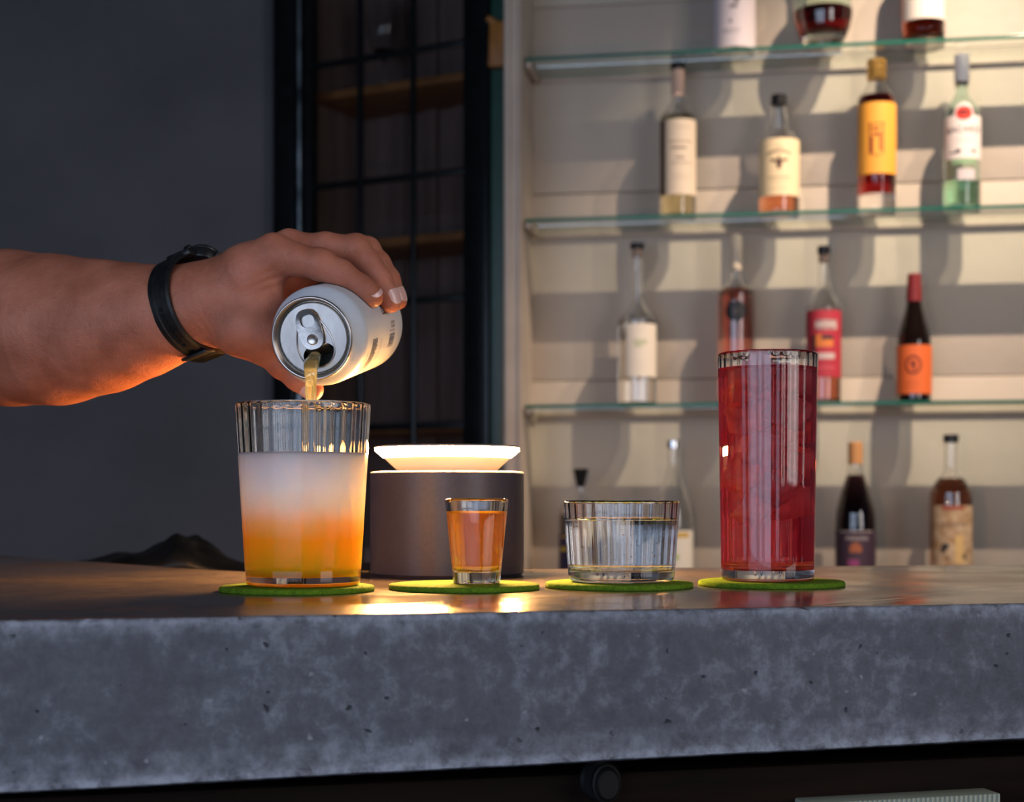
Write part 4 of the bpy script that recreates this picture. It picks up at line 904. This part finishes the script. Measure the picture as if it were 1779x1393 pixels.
bm = bmesh.new(); lathe(bm, [(0.0036, -0.0016), (0.0035, -0.0006), (0.0028, -0.0002), (0.0016, -0.0006), (0, -0.0008)], 28); rv = obj('rivet', bm, alu, tb)
rv.location = (dn.x*0.0008, dn.y*0.0008, 0)
bm = bmesh.new(); c_ = dn*0.0085; box(bm, (c_.x, c_.y, -0.0085), (0.0165, 0.0105, 0.0008), bevel=0.0003, rot=Euler((0.95, 0.0, math.atan2(-dn.x, -dn.y)*-1))); obj('pushed_flap', bm, alu, can)
bm = bmesh.new(); lathe(bm, [(0, -0.030), (0.022, -0.030), (0.0235, -0.006), (0.0225, -0.0052)], 40); obj('inside_shade_cup', bm, mat('can_inside_shade', color=(0.05, 0.05, 0.03), rough=0.5), can)  # dark cup painted in for the shade inside the can
# printing on the can: strokes by angle (0 = up in the lid plane, clockwise seen from the lid) and distance from the lid
def can_strokes(rects, m, name):
    bm = bmesh.new()
    for (ang, sdist, wa, ws) in rects:     # arc angle deg, distance mm, angular width deg, length mm
        a0, a1 = math.radians(90-ang-wa/2), math.radians(90-ang+wa/2); z0, z1 = -(sdist-ws/2)/1000, -(sdist+ws/2)/1000
        nn = max(1, int(wa/6)); r0, r1 = CR+0.00004, CR+0.00012
        prev = None
        for k in range(nn+1):
            a = a0+(a1-a0)*k/nn; row = [bm.verts.new((r_*math.cos(a), r_*math.sin(a), z)) for r_ in (r1,) for z in (z0, z1)]
            if prev: bm.faces.new((prev[0], row[0], row[1], prev[1]))
            prev = row
    return tag(obj(name, bm, m, can), kind='stuff')
inkc = mat('can_ink', color=(0.04, 0.038, 0.04), rough=0.4)
R_ = random.Random(3)
can_strokes([(98+0.0+i*0.95, 78, R_.choice([0.3, 0.5, 0.7]), 13) for i in range(18)], inkc, 'barcode')
can_strokes([(94, 78+d, 1.4, 1.3) for d in (-6, -4, -2, 0, 2, 4, 6)]+[(87, 80, 8, 9)], mat('can_ink_grey', color=(0.28, 0.27, 0.27), rough=0.4), 'small_print')
can_strokes([(87, 80+dx, 4, 1.2) for dx in (-2.6, 0, 2.6)], canm, 'small_print_gap')
rows_ = []
for a in np.arange(98, 140, 1.7):
    d = 30
    while d < 41:
        l = R_.uniform(0.7, 2.4); rows_.append((a, d+l/2, R_.uniform(0.9, 1.5), l)); d += l+R_.uniform(0.3, 0.9)
can_strokes(rows_, inkc, 'ornate_print')
can_strokes([(a, 24, 0.8, R_.uniform(0.6, 2.2)) for a in np.arange(112, 134, 1.1)]+[(a, 52, 0.5, R_.uniform(1.0, 2.5)) for a in np.arange(100, 128, 1.3)], mat('can_ink_brown', color=(0.24, 0.20, 0.19), rough=0.4), 'fine_print')
tag(can_strokes([(66, 62, 13, 1.6), (66, 66, 14, 1.6), (66, 70, 12, 1.8), (72, 65, 2, 9), (62, 67, 2, 9), (-57, 27, 9, 1.6)], mat('can_ink_plum', color=(0.08, 0.03, 0.03), rough=0.4), 'logo_strokes'), kind='stuff')

# poured stream
stm = murky('pale_yellow_pour', (0.58, 0.64, 0.46), (0.95, 0.85, 0.45), 50, 0.25)
pt = [(548, 617, 1.006, 3.8), (544, 625, 1.000, 4.6), (541, 633, 0.992, 5.0), (540, 645, 0.986, 4.2), (540.5, 660, 0.983, 3.7), (538, 680, 0.981, 3.0), (539, 700, 0.979, 2.6), (537, 730, 0.977, 2.1), (539, 760, 0.976, 1.9), (538, 793, 0.976, 2.2)]
bm = bmesh.new(); sp = spline(pt, 6)
tube(bm, [P(p[0], p[1], p[2]) for p in sp], [p[3]/1000 for p in sp], 14, flat=0.7)
stream = obj('poured_stream', bm, stm, None, ang=80); tag(stream, 'thin stream of pale yellow liquid falling from the can into the ribbed glass', 'liquid')
pt = [(541, 650, 0.984, 0.8), (545, 668, 0.982, 2.0), (546, 684, 0.980, 1.9), (548, 702, 0.979, 1.5), (549, 730, 0.977, 1.7), (548, 760, 0.976, 1.3), (549, 793, 0.976, 1.5)]
bm = bmesh.new(); sp = spline(pt, 6); tube(bm, [P(p[0], p[1], p[2]) for p in sp], [p[3]/1000 for p in sp], 12, flat=0.7); obj('side_strand', bm, stm, stream, ang=80)

# ------------------------------------------------------------------ forearm and hand (signed distance field meshed as one surface)
def build_arm():
    h = 0.00125
    lo = np.array([-0.475, 0.985, ZC+0.045]); hi = np.array([-0.065, 1.245, ZC+0.195])
    n = np.ceil((hi-lo)/h).astype(int)
    X = (lo[0]+h*np.arange(n[0])).astype(np.float32)[:, None, None]; Y = (lo[1]+h*np.arange(n[1])).astype(np.float32)[None, :, None]; Z = (lo[2]+h*np.arange(n[2])).astype(np.float32)[None, None, :]
    def cone(a, b):
        A0, r0 = np.array(P(*a[:3])), a[3]/1000; B0, r1 = np.array(P(*b[:3])), b[3]/1000
        ab = B0-A0; L = float(ab@ab)
        px, py, pz = X-A0[0], Y-A0[1], Z-A0[2]
        t = np.clip((px*ab[0]+py*ab[1]+pz*ab[2])/L, 0, 1)
        return np.sqrt((px-t*ab[0])**2+(py-t*ab[1])**2+(pz-t*ab[2])**2)-(r0+(r1-r0)*t)
    def smin(a, b, k):
        hh = np.clip(0.5+0.5*(b-a)/k, 0, 1); return b+(a-b)*hh-k*hh*(1-hh)
    def chain(pts, k):
        d = None
        for a, b in zip(pts, pts[1:]):
            c = cone(a, b); d = c if d is None else smin(d, c, k)
        return d
    fore = [(-230, 556, 1.20, 54), (-60, 566, 1.150, 55.5), (20, 570, 1.133, 54.5), (100, 573, 1.112, 51.5), (180, 567, 1.093, 44.5), (250, 556, 1.076, 36.5), (300, 545, 1.064, 29.3), (345, 530, 1.055, 25.5), (385, 518, 1.052, 23)]
    d = chain(fore, 0.013)
    # slightly flattened forearm: bulge of the muscle below
    palm = None
    for ch in ([(380, 520, 1.053, 22), (430, 478, 1.042, 20), (478, 444, 1.034, 13.6)],
               [(380, 520, 1.056, 22), (440, 468, 1.060, 18), (507, 437, 1.060, 12.8)],
               [(380, 522, 1.062, 21), (440, 480, 1.078, 17), (520, 443, 1.082, 12.2)],
               [(380, 528, 1.066, 20), (440, 500, 1.092, 16), (514, 462, 1.102, 11.2)],
               [(385, 540, 1.052, 22), (425, 566, 1.045, 21), (456, 585, 1.043, 16.5)],
               [(440, 480, 1.040, 17), (452, 520, 1.042, 14), (446, 565, 1.044, 18)],
               [(400, 530, 1.075, 22), (450, 545, 1.082, 18), (456, 575, 1.075, 14)],
               [(440, 505, 1.075, 17), (500, 478, 1.088, 14), (550, 466, 1.092, 10)]):
        c = chain(ch, 0.006); palm = c if palm is None else smin(palm, c, 0.010)
    d = smin(d, palm, 0.010)
    F_ = [[(478, 445, 1.034, 13.0), (517, 451, 1.029, 10.6), (556, 460, 1.027, 10.0), (592, 475, 1.028, 9.1), (626, 499, 1.030, 8.4), (648, 517, 1.032, 6.8)],
          [(507, 437, 1.060, 12.3), (566, 428, 1.054, 9.6), (618, 434, 1.053, 9.5), (640, 455, 1.054, 8.7), (660, 485, 1.055, 8.2), (679, 526, 1.056, 7.0)],
          [(520, 443, 1.082, 11.7), (582, 431, 1.075, 9.2), (635, 437, 1.075, 9.1), (657, 457, 1.075, 8.3), (675, 485, 1.076, 7.8), (691, 522, 1.076, 6.6)],
          [(514, 462, 1.102, 10.8), (570, 456, 1.096, 8.0), (618, 462, 1.096, 7.8), (655, 497, 1.096, 6.9), (672, 528, 1.095, 5.9)],
          [(446, 575, 1.044, 17.0), (470, 602, 1.046, 13.5), (492, 630, 1.048, 10.6), (518, 655, 1.049, 9.4), (543, 677, 1.049, 7.6)]]
    # knuckle swellings and pads
    fd = None
    for f in F_:
        c = chain(f, 0.003); fd = c if fd is None else smin(fd, c, 0.0016)
    for s_ in ((556, 458, 1.027, 10.7), (619, 431, 1.053, 10.2), (637, 434, 1.075, 9.7), (640, 508, 1.0305, 8.3), (672, 512, 1.0555, 8.0), (490, 628, 1.048, 11.3)):
        c = cone(s_, (s_[0]+0.5, s_[1], s_[2], s_[3])); fd = smin(fd, c, 0.003)
    d = smin(d, fd, 0.0070)
    # tendon ridges on the back of the hand
    for a, b in (((400, 470, 1.040, 4), (472, 424, 1.030, 4)), ((405, 462, 1.058, 4), (500, 413, 1.056, 4.5))):
        d = smin(d, cone(a, b), 0.008)
    # skin folds over the finger joints and at the wrist
    for q0, q1, amp_, wl, sg, sp_ in ((FG0 := F_[0])[1:3]+[0.0003, 0.0034, 0.005, 0.013], F_[0][3:5]+[0.00028, 0.0030, 0.004, 0.011], F_[1][1:3]+[0.0003, 0.0034, 0.005, 0.013], F_[1][3:5]+[0.00028, 0.0030, 0.004, 0.011], F_[2][1:3]+[0.0003, 0.0034, 0.005, 0.012], F_[4][1:3]+[0.0003, 0.0034, 0.005, 0.014], [(355, 530, 1.05, 0), (372, 523, 1.045, 0), 0.00035, 0.005, 0.007, 0.035], [(462, 470, 1.03, 0), (470, 488, 1.03, 0), 0.0005, 0.005, 0.006, 0.012]):
        A0, B0 = np.array(P(*q0[:3])), np.array(P(*q1[:3])); t_ = (B0-A0)/np.linalg.norm(B0-A0)
        px, py, pz = X-B0[0], Y-B0[1], Z-B0[2]; s_ = px*t_[0]+py*t_[1]+pz*t_[2]
        d = d+amp_*np.cos(s_*2*PI/wl)*np.exp(-(s_/sg)**2)*np.exp(-(px*px+py*py+pz*pz)/sp_**2)
    # the can presses into the fingers
    o = np.array(C0); a = np.array(axis)
    px, py, pz = X-o[0], Y-o[1], Z-o[2]; t = px*a[0]+py*a[1]+pz*a[2]
    rad = np.sqrt(np.maximum((px-t*a[0])**2+(py-t*a[1])**2+(pz-t*a[2])**2, 0))
    rr = np.interp(t.ravel(), [-0.001, 0.0, 0.006, 0.02, 0.105, 0.116, 0.117], [0.0, 0.0276, 0.0276, 0.0334, 0.0334, 0.027, 0]).reshape(t.shape).astype(np.float32)
    cand = np.where((t > -0.0005) & (t < 0.1165), rad-rr, 1.0)
    d = np.maximum(d, -cand+0.0000)
    d = d.astype(np.float32)
    # surface nets
    s = d < 0
    nx, ny, nz = d.shape
    c = np.zeros((nx-1, ny-1, nz-1), np.int8)
    for i in (0, 1):
        for j in (0, 1):
            for k in (0, 1): c += s[i:nx-1+i, j:ny-1+j, k:nz-1+k]
    act = (c > 0) & (c < 8); I, J, K = np.nonzero(act); N = len(I)
    idx = -np.ones(act.shape, np.int64); idx[I, J, K] = np.arange(N)
    acc = np.zeros((N, 3)); cnt = np.zeros(N)
    cor = [(i, j, k) for i in (0, 1) for j in (0, 1) for k in (0, 1)]
    for a_ in cor:
        for b_ in cor:
            if sum(abs(p-q) for p, q in zip(a_, b_)) == 1 and a_ < b_:
                va = d[I+a_[0], J+a_[1], K+a_[2]]; vb = d[I+b_[0], J+b_[1], K+b_[2]]; m = (va < 0) != (vb < 0)
                t_ = np.where(m, va/np.where(m, va-vb, 1), 0)
                for q in range(3): acc[:, q] += np.where(m, a_[q]+t_*(b_[q]-a_[q]), 0)
                cnt += m
    V = lo+h*(np.stack([I, J, K], 1)+acc/cnt[:, None])
    quads = []
    for ax_ in range(3):
        sl0 = [slice(None)]*3; sl1 = [slice(None)]*3; sl0[ax_] = slice(0, -1); sl1[ax_] = slice(1, None)
        ch = s[tuple(sl0)] != s[tuple(sl1)]
        E = np.nonzero(ch); E = np.stack(E, 1); o1, o2 = [q for q in range(3) if q != ax_]
        ok = (E[:, o1] > 0) & (E[:, o2] > 0) & (E[:, o1] < d.shape[o1]-1) & (E[:, o2] < d.shape[o2]-1); E = E[ok]
        def cell(d1, d2):
            c_ = E.copy(); c_[:, o1] += d1; c_[:, o2] += d2; return idx[c_[:, 0], c_[:, 1], c_[:, 2]]
        q = np.stack([cell(-1, -1), cell(0, -1), cell(0, 0), cell(-1, 0)], 1)
        flip = s[E[:, 0], E[:, 1], E[:, 2]] ^ (ax_ == 1)
        q = np.where(flip[:, None], q, q[:, ::-1]); quads.append(q)
    Q = np.concatenate(quads); Q = Q[(Q >= 0).all(1)]
    me = bpy.data.meshes.new('person'); me.vertices.add(len(V)); me.vertices.foreach_set('co', V.ravel())
    me.loops.add(Q.size); me.loops.foreach_set('vertex_index', Q.ravel()); me.polygons.add(len(Q))
    me.polygons.foreach_set('loop_start', np.arange(0, Q.size, 4)); me.polygons.foreach_set('loop_total', np.full(len(Q), 4))
    me.update(calc_edges=True); me.validate()
    return me, F_
def skin_mat():
    m, nt, b = new_mat('skin'); setp(b, rough=0.52, sss=0.35, sss_r=(0.011, 0.0035, 0.0015), sss_s=1.0, spec=0.4)
    tc = nt.nodes.new('ShaderNodeTexCoord')
    n = nt.nodes.new('ShaderNodeTexNoise'); n.inputs['Scale'].default_value = 38; n.inputs['Detail'].default_value = 6
    cr = nt.nodes.new('ShaderNodeValToRGB'); cr.color_ramp.elements[0].position = 0.3; cr.color_ramp.elements[1].position = 0.72
    cr.color_ramp.elements[0].color = (0.36, 0.115, 0.062, 1); cr.color_ramp.elements[1].color = (0.56, 0.205, 0.125, 1)
    nt.links.new(tc.outputs['Object'], n.inputs['Vector']); nt.links.new(n.outputs['Fac'], cr.inputs[0])
    # a few freckles / moles
    v = nt.nodes.new('ShaderNodeTexVoronoi'); v.inputs['Scale'].default_value = 26; nt.links.new(tc.outputs['Object'], v.inputs['Vector'])
    mr = nt.nodes.new('ShaderNodeMapRange'); mr.inputs[1].default_value = 0.04; mr.inputs[2].default_value = 0.10; mr.inputs[3].default_value = 0.5; mr.inputs[4].default_value = 0.0; nt.links.new(v.outputs['Distance'], mr.inputs[0])
    mx = nt.nodes.new('ShaderNodeMix'); mx.data_type = 'RGBA'; mx.inputs[7].default_value = (0.16, 0.05, 0.03, 1); nt.links.new(mr.outputs[0], mx.inputs[0]); nt.links.new(cr.outputs[0], mx.inputs[6]); nt.links.new(mx.outputs[2], b.inputs['Base Color'])
    w = nt.nodes.new('ShaderNodeTexVoronoi'); w.feature = 'DISTANCE_TO_EDGE'; w.inputs['Scale'].default_value = 700; nt.links.new(tc.outputs['Object'], w.inputs['Vector'])
    n2 = nt.nodes.new('ShaderNodeTexNoise'); n2.inputs['Scale'].default_value = 130; n2.inputs['Detail'].default_value = 5; n2.inputs['Distortion'].default_value = 1; nt.links.new(tc.outputs['Object'], n2.inputs['Vector'])
    ad = nt.nodes.new('ShaderNodeMath'); ad.operation = 'MULTIPLY_ADD'; ad.inputs[1].default_value = 0.5; nt.links.new(w.outputs[0], ad.inputs[0]); nt.links.new(n2.outputs['Fac'], ad.inputs[2])
    bp = nt.nodes.new('ShaderNodeBump'); bp.inputs['Strength'].default_value = 0.6; bp.inputs['Distance'].default_value = 0.0012; nt.links.new(ad.outputs[0], bp.inputs['Height']); nt.links.new(bp.outputs[0], b.inputs['Normal'])
    return m
me, FG = build_arm()
person = link('person', me, skin_mat())
md = person.modifiers.new('smooth', 'SMOOTH'); md.factor = 0.5; md.iterations = 1
tag(person, 'bare forearm and hand from the left, black watch on the wrist, gripping the tilted can', 'person')
nailm = mat('fingernail', color=(0.78, 0.47, 0.42), rough=0.3, sss=0.3, sss_r=(0.004, 0.002, 0.001), coat=0.4)
def nail(a, b, r, out, L=0.0105, half=0.8, back=0.0075, name='fingernail'):
    """a->b last finger bone, r radius near the tip, out = dorsal direction"""
    A_, B_ = P(*a[:3]), P(*b[:3]); t = (B_-A_).normalized(); out = (out-t*out.dot(t)).normalized(); sdir = t.cross(out)
    bm = bmesh.new(); nu, nv = 14, 14; g = {}
    for layer in (0, 1):
        for j in range(nv+1):
            for i in range(nu+1):
                u = i/nu*2-1; v = j/nv
                wv = 1.0 if v < 0.6 else math.sqrt(max(0, 1-((v-0.6)/0.4)**2*0.9)); wv *= (0.72+0.28*min(1, v/0.15)) if v < 0.15 else 1
                th = u*half*wv; rr = r+0.0001+0.0004*layer-0.0022*max(0, v-0.45)-0.0005*(1-layer)
                p = B_+t*(-back+v*L)+(out*math.cos(th)+sdir*math.sin(th))*rr
                g[layer, i, j] = bm.verts.new(p)
    for layer in (0, 1):
        for j in range(nv):
            for i in range(nu):
                q = [g[layer, i, j], g[layer, i+1, j], g[layer, i+1, j+1], g[layer, i, j+1]]; bm.faces.new(q)
    rg = [(i, 0) for i in range(nu)]+[(nu, j) for j in range(nv)]+[(i, nv) for i in range(nu, 0, -1)]+[(0, j) for j in range(nv, 0, -1)]
    for a_, b_ in zip(rg, rg[1:]+rg[:1]): bm.faces.new((g[0, a_[0], a_[1]], g[0, b_[0], b_[1]], g[1, b_[0], b_[1]], g[1, a_[0], a_[1]]))
    return obj(name, bm, nailm, person, ang=60)
def outward(f, k=-1):
    p = P(*f[k][:3]); o = C0; q = p-o; q = q-axis*q.dot(axis); return q.normalized()
nail(FG[0][-2], FG[0][-1], 0.0084, Vector((0.18, -0.75, 0.68)), half=0.75)
nail(FG[1][-2], FG[1][-1], 0.0082, Vector((0.62, -0.68, 0.30)), half=0.66)
nail(FG[2][-2], FG[2][-1], 0.0070, Vector((0.80, -0.50, 0.33)), half=0.7)
nail(FG[3][-2], FG[3][-1], 0.0060, outward(FG[3]), L=0.010)
nail(FG[4][-2], FG[4][-1], 0.0078, outward(FG[4])*0.6+Vector((-0.55, -0.75, -0.1)), L=0.0125)
# short arm hairs
def hairs():
    vs, fs = [], []
    mesh = person.data; n = len(mesh.vertices); co = np.empty(n*3); mesh.vertices.foreach_get('co', co); co = co.reshape(-1, 3); no = np.empty(n*3); mesh.vertices.foreach_get('normal', no); no = no.reshape(-1, 3)
    cand = np.nonzero((co[:, 0] < -0.225) & (no[:, 2] > -0.1))[0]
    pick = rng.choice(cand, 900, replace=False)
    for i in pick:
        p = Vector(co[i]); nn = Vector(no[i]); t = Vector((1, -0.3, 0.1)); t = (t-nn*t.dot(nn)).normalized(); sdv = nn.cross(t)
        if random.random() > (0.4+0.6*max(0.0, nn.z)): continue
        L = random.uniform(0.003, 0.008); w = 0.00004; b = len(vs); k = random.uniform(-0.5, 0.5)
        m1 = p+(nn*0.5+t*0.7+sdv*k)*L*0.5; m2 = m1+(nn*0.12+t+sdv*k)*L*0.5
        vs += [p-sdv*w, p+sdv*w, m1+sdv*w, m1-sdv*w, m2]; fs += [(b, b+1, b+2, b+3), (b+3, b+2, b+4)]
    me = bpy.data.meshes.new('arm_hair'); me.from_pydata(vs, [], fs); o = link('arm_hair', me, mat('dark_hair', color=(0.02, 0.012, 0.01), rough=0.5), person, smooth=False); o['kind'] = 'stuff'
hairs()

# ------------------------------------------------------------------ wristwatch
Wc = P(334, 531, 1.0585)
wa = Vector((0.83, -0.48, 0.24)).normalized()
wv = (Vector((0, 0, 1))-wa*wa.z).normalized(); wu = wv.cross(wa)     # wu points towards the viewer
if wu.y > 0: wu = -wu
MW = Matrix((wa, wu, wv)).transposed().to_4x4(); MW.translation = Wc
if MW.to_3x3().determinant() < 0: MW = Matrix((wa, -wu, wv)).transposed().to_4x4(); MW.translation = Wc
wu = Vector(MW.col[1][:3])
sgn = 1 if wu.y < 0 else -1       # +1: local +y towards the viewer
watch = empty('wristwatch'); watch.matrix_world = MW; tag(watch, 'chunky black plastic digital wristwatch on the wrist', 'watch')
RW = 0.0321
rub = noise_mat('black_resin', (0.006, 0.006, 0.007), (0.012, 0.012, 0.013), 200, rough=0.38, bump=0.1)
def strap(a0, a1, width, r, th, n=60, taper=None):
    bm = bmesh.new(); prev = None; prof = []
    for k in range(n+1):
        t = a0+(a1-a0)*k/n; w = width*(taper(k/n) if taper else 1)
        e_y, e_z = sgn*math.cos(t), math.sin(t)
        row = []
        for (x, rr) in ((-w/2, r), (w/2, r), (w/2, r+th*0.6), (w/2-0.0015, r+th), (w*0.2, r+th), (w*0.16, r+th*0.75), (-w*0.16, r+th*0.75), (-w*0.2, r+th), (-w/2+0.0015, r+th), (-w/2, r+th*0.6)):
            row.append(bm.verts.new((x, e_y*rr*0.97, e_z*rr)))
        if prev:
            for i in range(10): bm.faces.new((prev[i], prev[(i+1) % 10], row[(i+1) % 10], row[i]))
        prev = row; prof.append(row)
    bm.faces.new(prof[0]); bm.faces.new(prof[-1][::-1]); return bm
case_a = math.radians(120)      # angle of the case around the wrist (0 = viewer, 90 = up)
st = obj('strap', strap(case_a-0.55-2*PI+0.0, case_a-2*PI-5.75+0.0, 0.020, RW, 0.0032, 70), rub, watch, ang=30) if False else obj('strap', strap(case_a+0.55, case_a+2*PI-0.55, 0.020, RW, 0.0032, 90, taper=lambda q: 0.82+0.25*abs(2*q-1)), rub, watch, ang=30)
for tdeg in range(-60, -8, 7):       # holes in the strap
    t = math.radians(tdeg); y_, z_ = sgn*math.cos(t)*(RW+0.0027)*0.97, math.sin(t)*(RW+0.0027)
    bm = bmesh.new(); box(bm, (0, y_, z_), (0.0026, 0.0006, 0.0022), bevel=0.0005, rot=Euler((sgn*(t) if sgn < 0 else -t+0*PI, 0, 0)), seg=1); obj('strap_hole', bm, mat('hole_black', color=(0.001, 0.001, 0.001), rough=0.9) if tdeg == -60 else bpy.data.materials['hole_black'], st)
bm = bmesh.new(); t = math.radians(-84); box(bm, (0, sgn*math.cos(t)*(RW+0.004), math.sin(t)*(RW+0.004)), (0.023, 0.010, 0.0022), bevel=0.0008, rot=Euler((0.1, 0, 0))); obj('keeper', bm, rub, st)
bm = bmesh.new(); t = math.radians(-100); box(bm, (0, sgn*math.cos(t)*(RW+0.004), math.sin(t)*(RW+0.004)), (0.022, 0.013, 0.0035), bevel=0.001); obj('buckle', bm, mat('dark_steel', color=(0.05, 0.05, 0.05), metal=1, rough=0.3), st)
# case: local frame with z outward
cdir = Vector((0, sgn*math.cos(case_a), math.sin(case_a))); cx = Vector((1, 0, 0)); cy = cdir.cross(cx)
Mcase = Matrix((cx, cy, cdir)).transposed().to_4x4(); Mcase.translation = cdir*(RW-0.0065)+Vector((0.004, 0, 0))
def octo(bm, r, z0, z1, ch=0.001, seg=48, sqz=1.0):
    def rad_(t): return r*(1+0.07*math.cos(4*t))*sqz
    pr = [(0, z0), (0.97, z0), (1.0, z0+ch), (1.0, z1-ch), (0.95, z1), (0, z1)]
    rings = []
    for q, z in pr:
        if q == 0: rings.append([bm.verts.new((0, 0, z))]); continue
        rings.append([bm.verts.new((q*rad_(2*PI*k/seg+PI/4)*math.cos(2*PI*k/seg), q*rad_(2*PI*k/seg+PI/4)*math.sin(2*PI*k/seg)*1.08, z)) for k in range(seg)])
    for a, b in zip(rings, rings[1:]):
        for k in range(seg):
            k2 = (k+1) % seg
            if len(a) == 1: bm.faces.new((a[0], b[k], b[k2]))
            elif len(b) == 1: bm.faces.new((a[k], b[0], a[k2]))
            else: bm.faces.new((a[k], b[k], b[k2], a[k2]))
def cobj(name, bm, m, par=None):
    for v in bm.verts: v.co = Mcase @ v.co
    return obj(name, bm, m, par or watch, ang=35)
bm = bmesh.new(); octo(bm, 0.0195, 0.0, 0.0085); cs = cobj('case', bm, rub)
bm = bmesh.new(); octo(bm, 0.0185, 0.0085, 0.0115)
for s4 in range(4):
    a = PI/2*s4; box(bm, (0.0165*math.cos(a), 0.0175*math.sin(a), 0.0108), (0.0055, 0.0055, 0.003), bevel=0.0008, rot=Euler((0, 0, a)))
cobj('bezel', bm, rub)
bm = bmesh.new(); box(bm, (0, 0, 0.0116), (0.021, 0.019, 0.0008), bevel=0.0003); cobj('screen', bm, mat('watch_screen', color=(0.05, 0.055, 0.05), rough=0.08), None)
btn = mat('steel_button', color=(0.5, 0.5, 0.5), metal=1, rough=0.3)
for sx in (-1, 1):
    for sy in (-1, 1):
        bm = bmesh.new(); tube(bm, [(sx*0.0185, sy*0.0075, 0.0045), (sx*0.0222, sy*0.0088, 0.0045)], 0.0014, 12); cobj('button', bm, btn, None)
# lugs joining case and strap
for sgn2 in (-1, 1):
    bm = bmesh.new(); box(bm, (0, sgn2*0.0205, 0.0010), (0.021, 0.012, 0.0050), bevel=0.0014, rot=Euler((-sgn2*0.45, 0, 0))); cobj('lug', bm, rub)
bpy.context.view_layer.update()
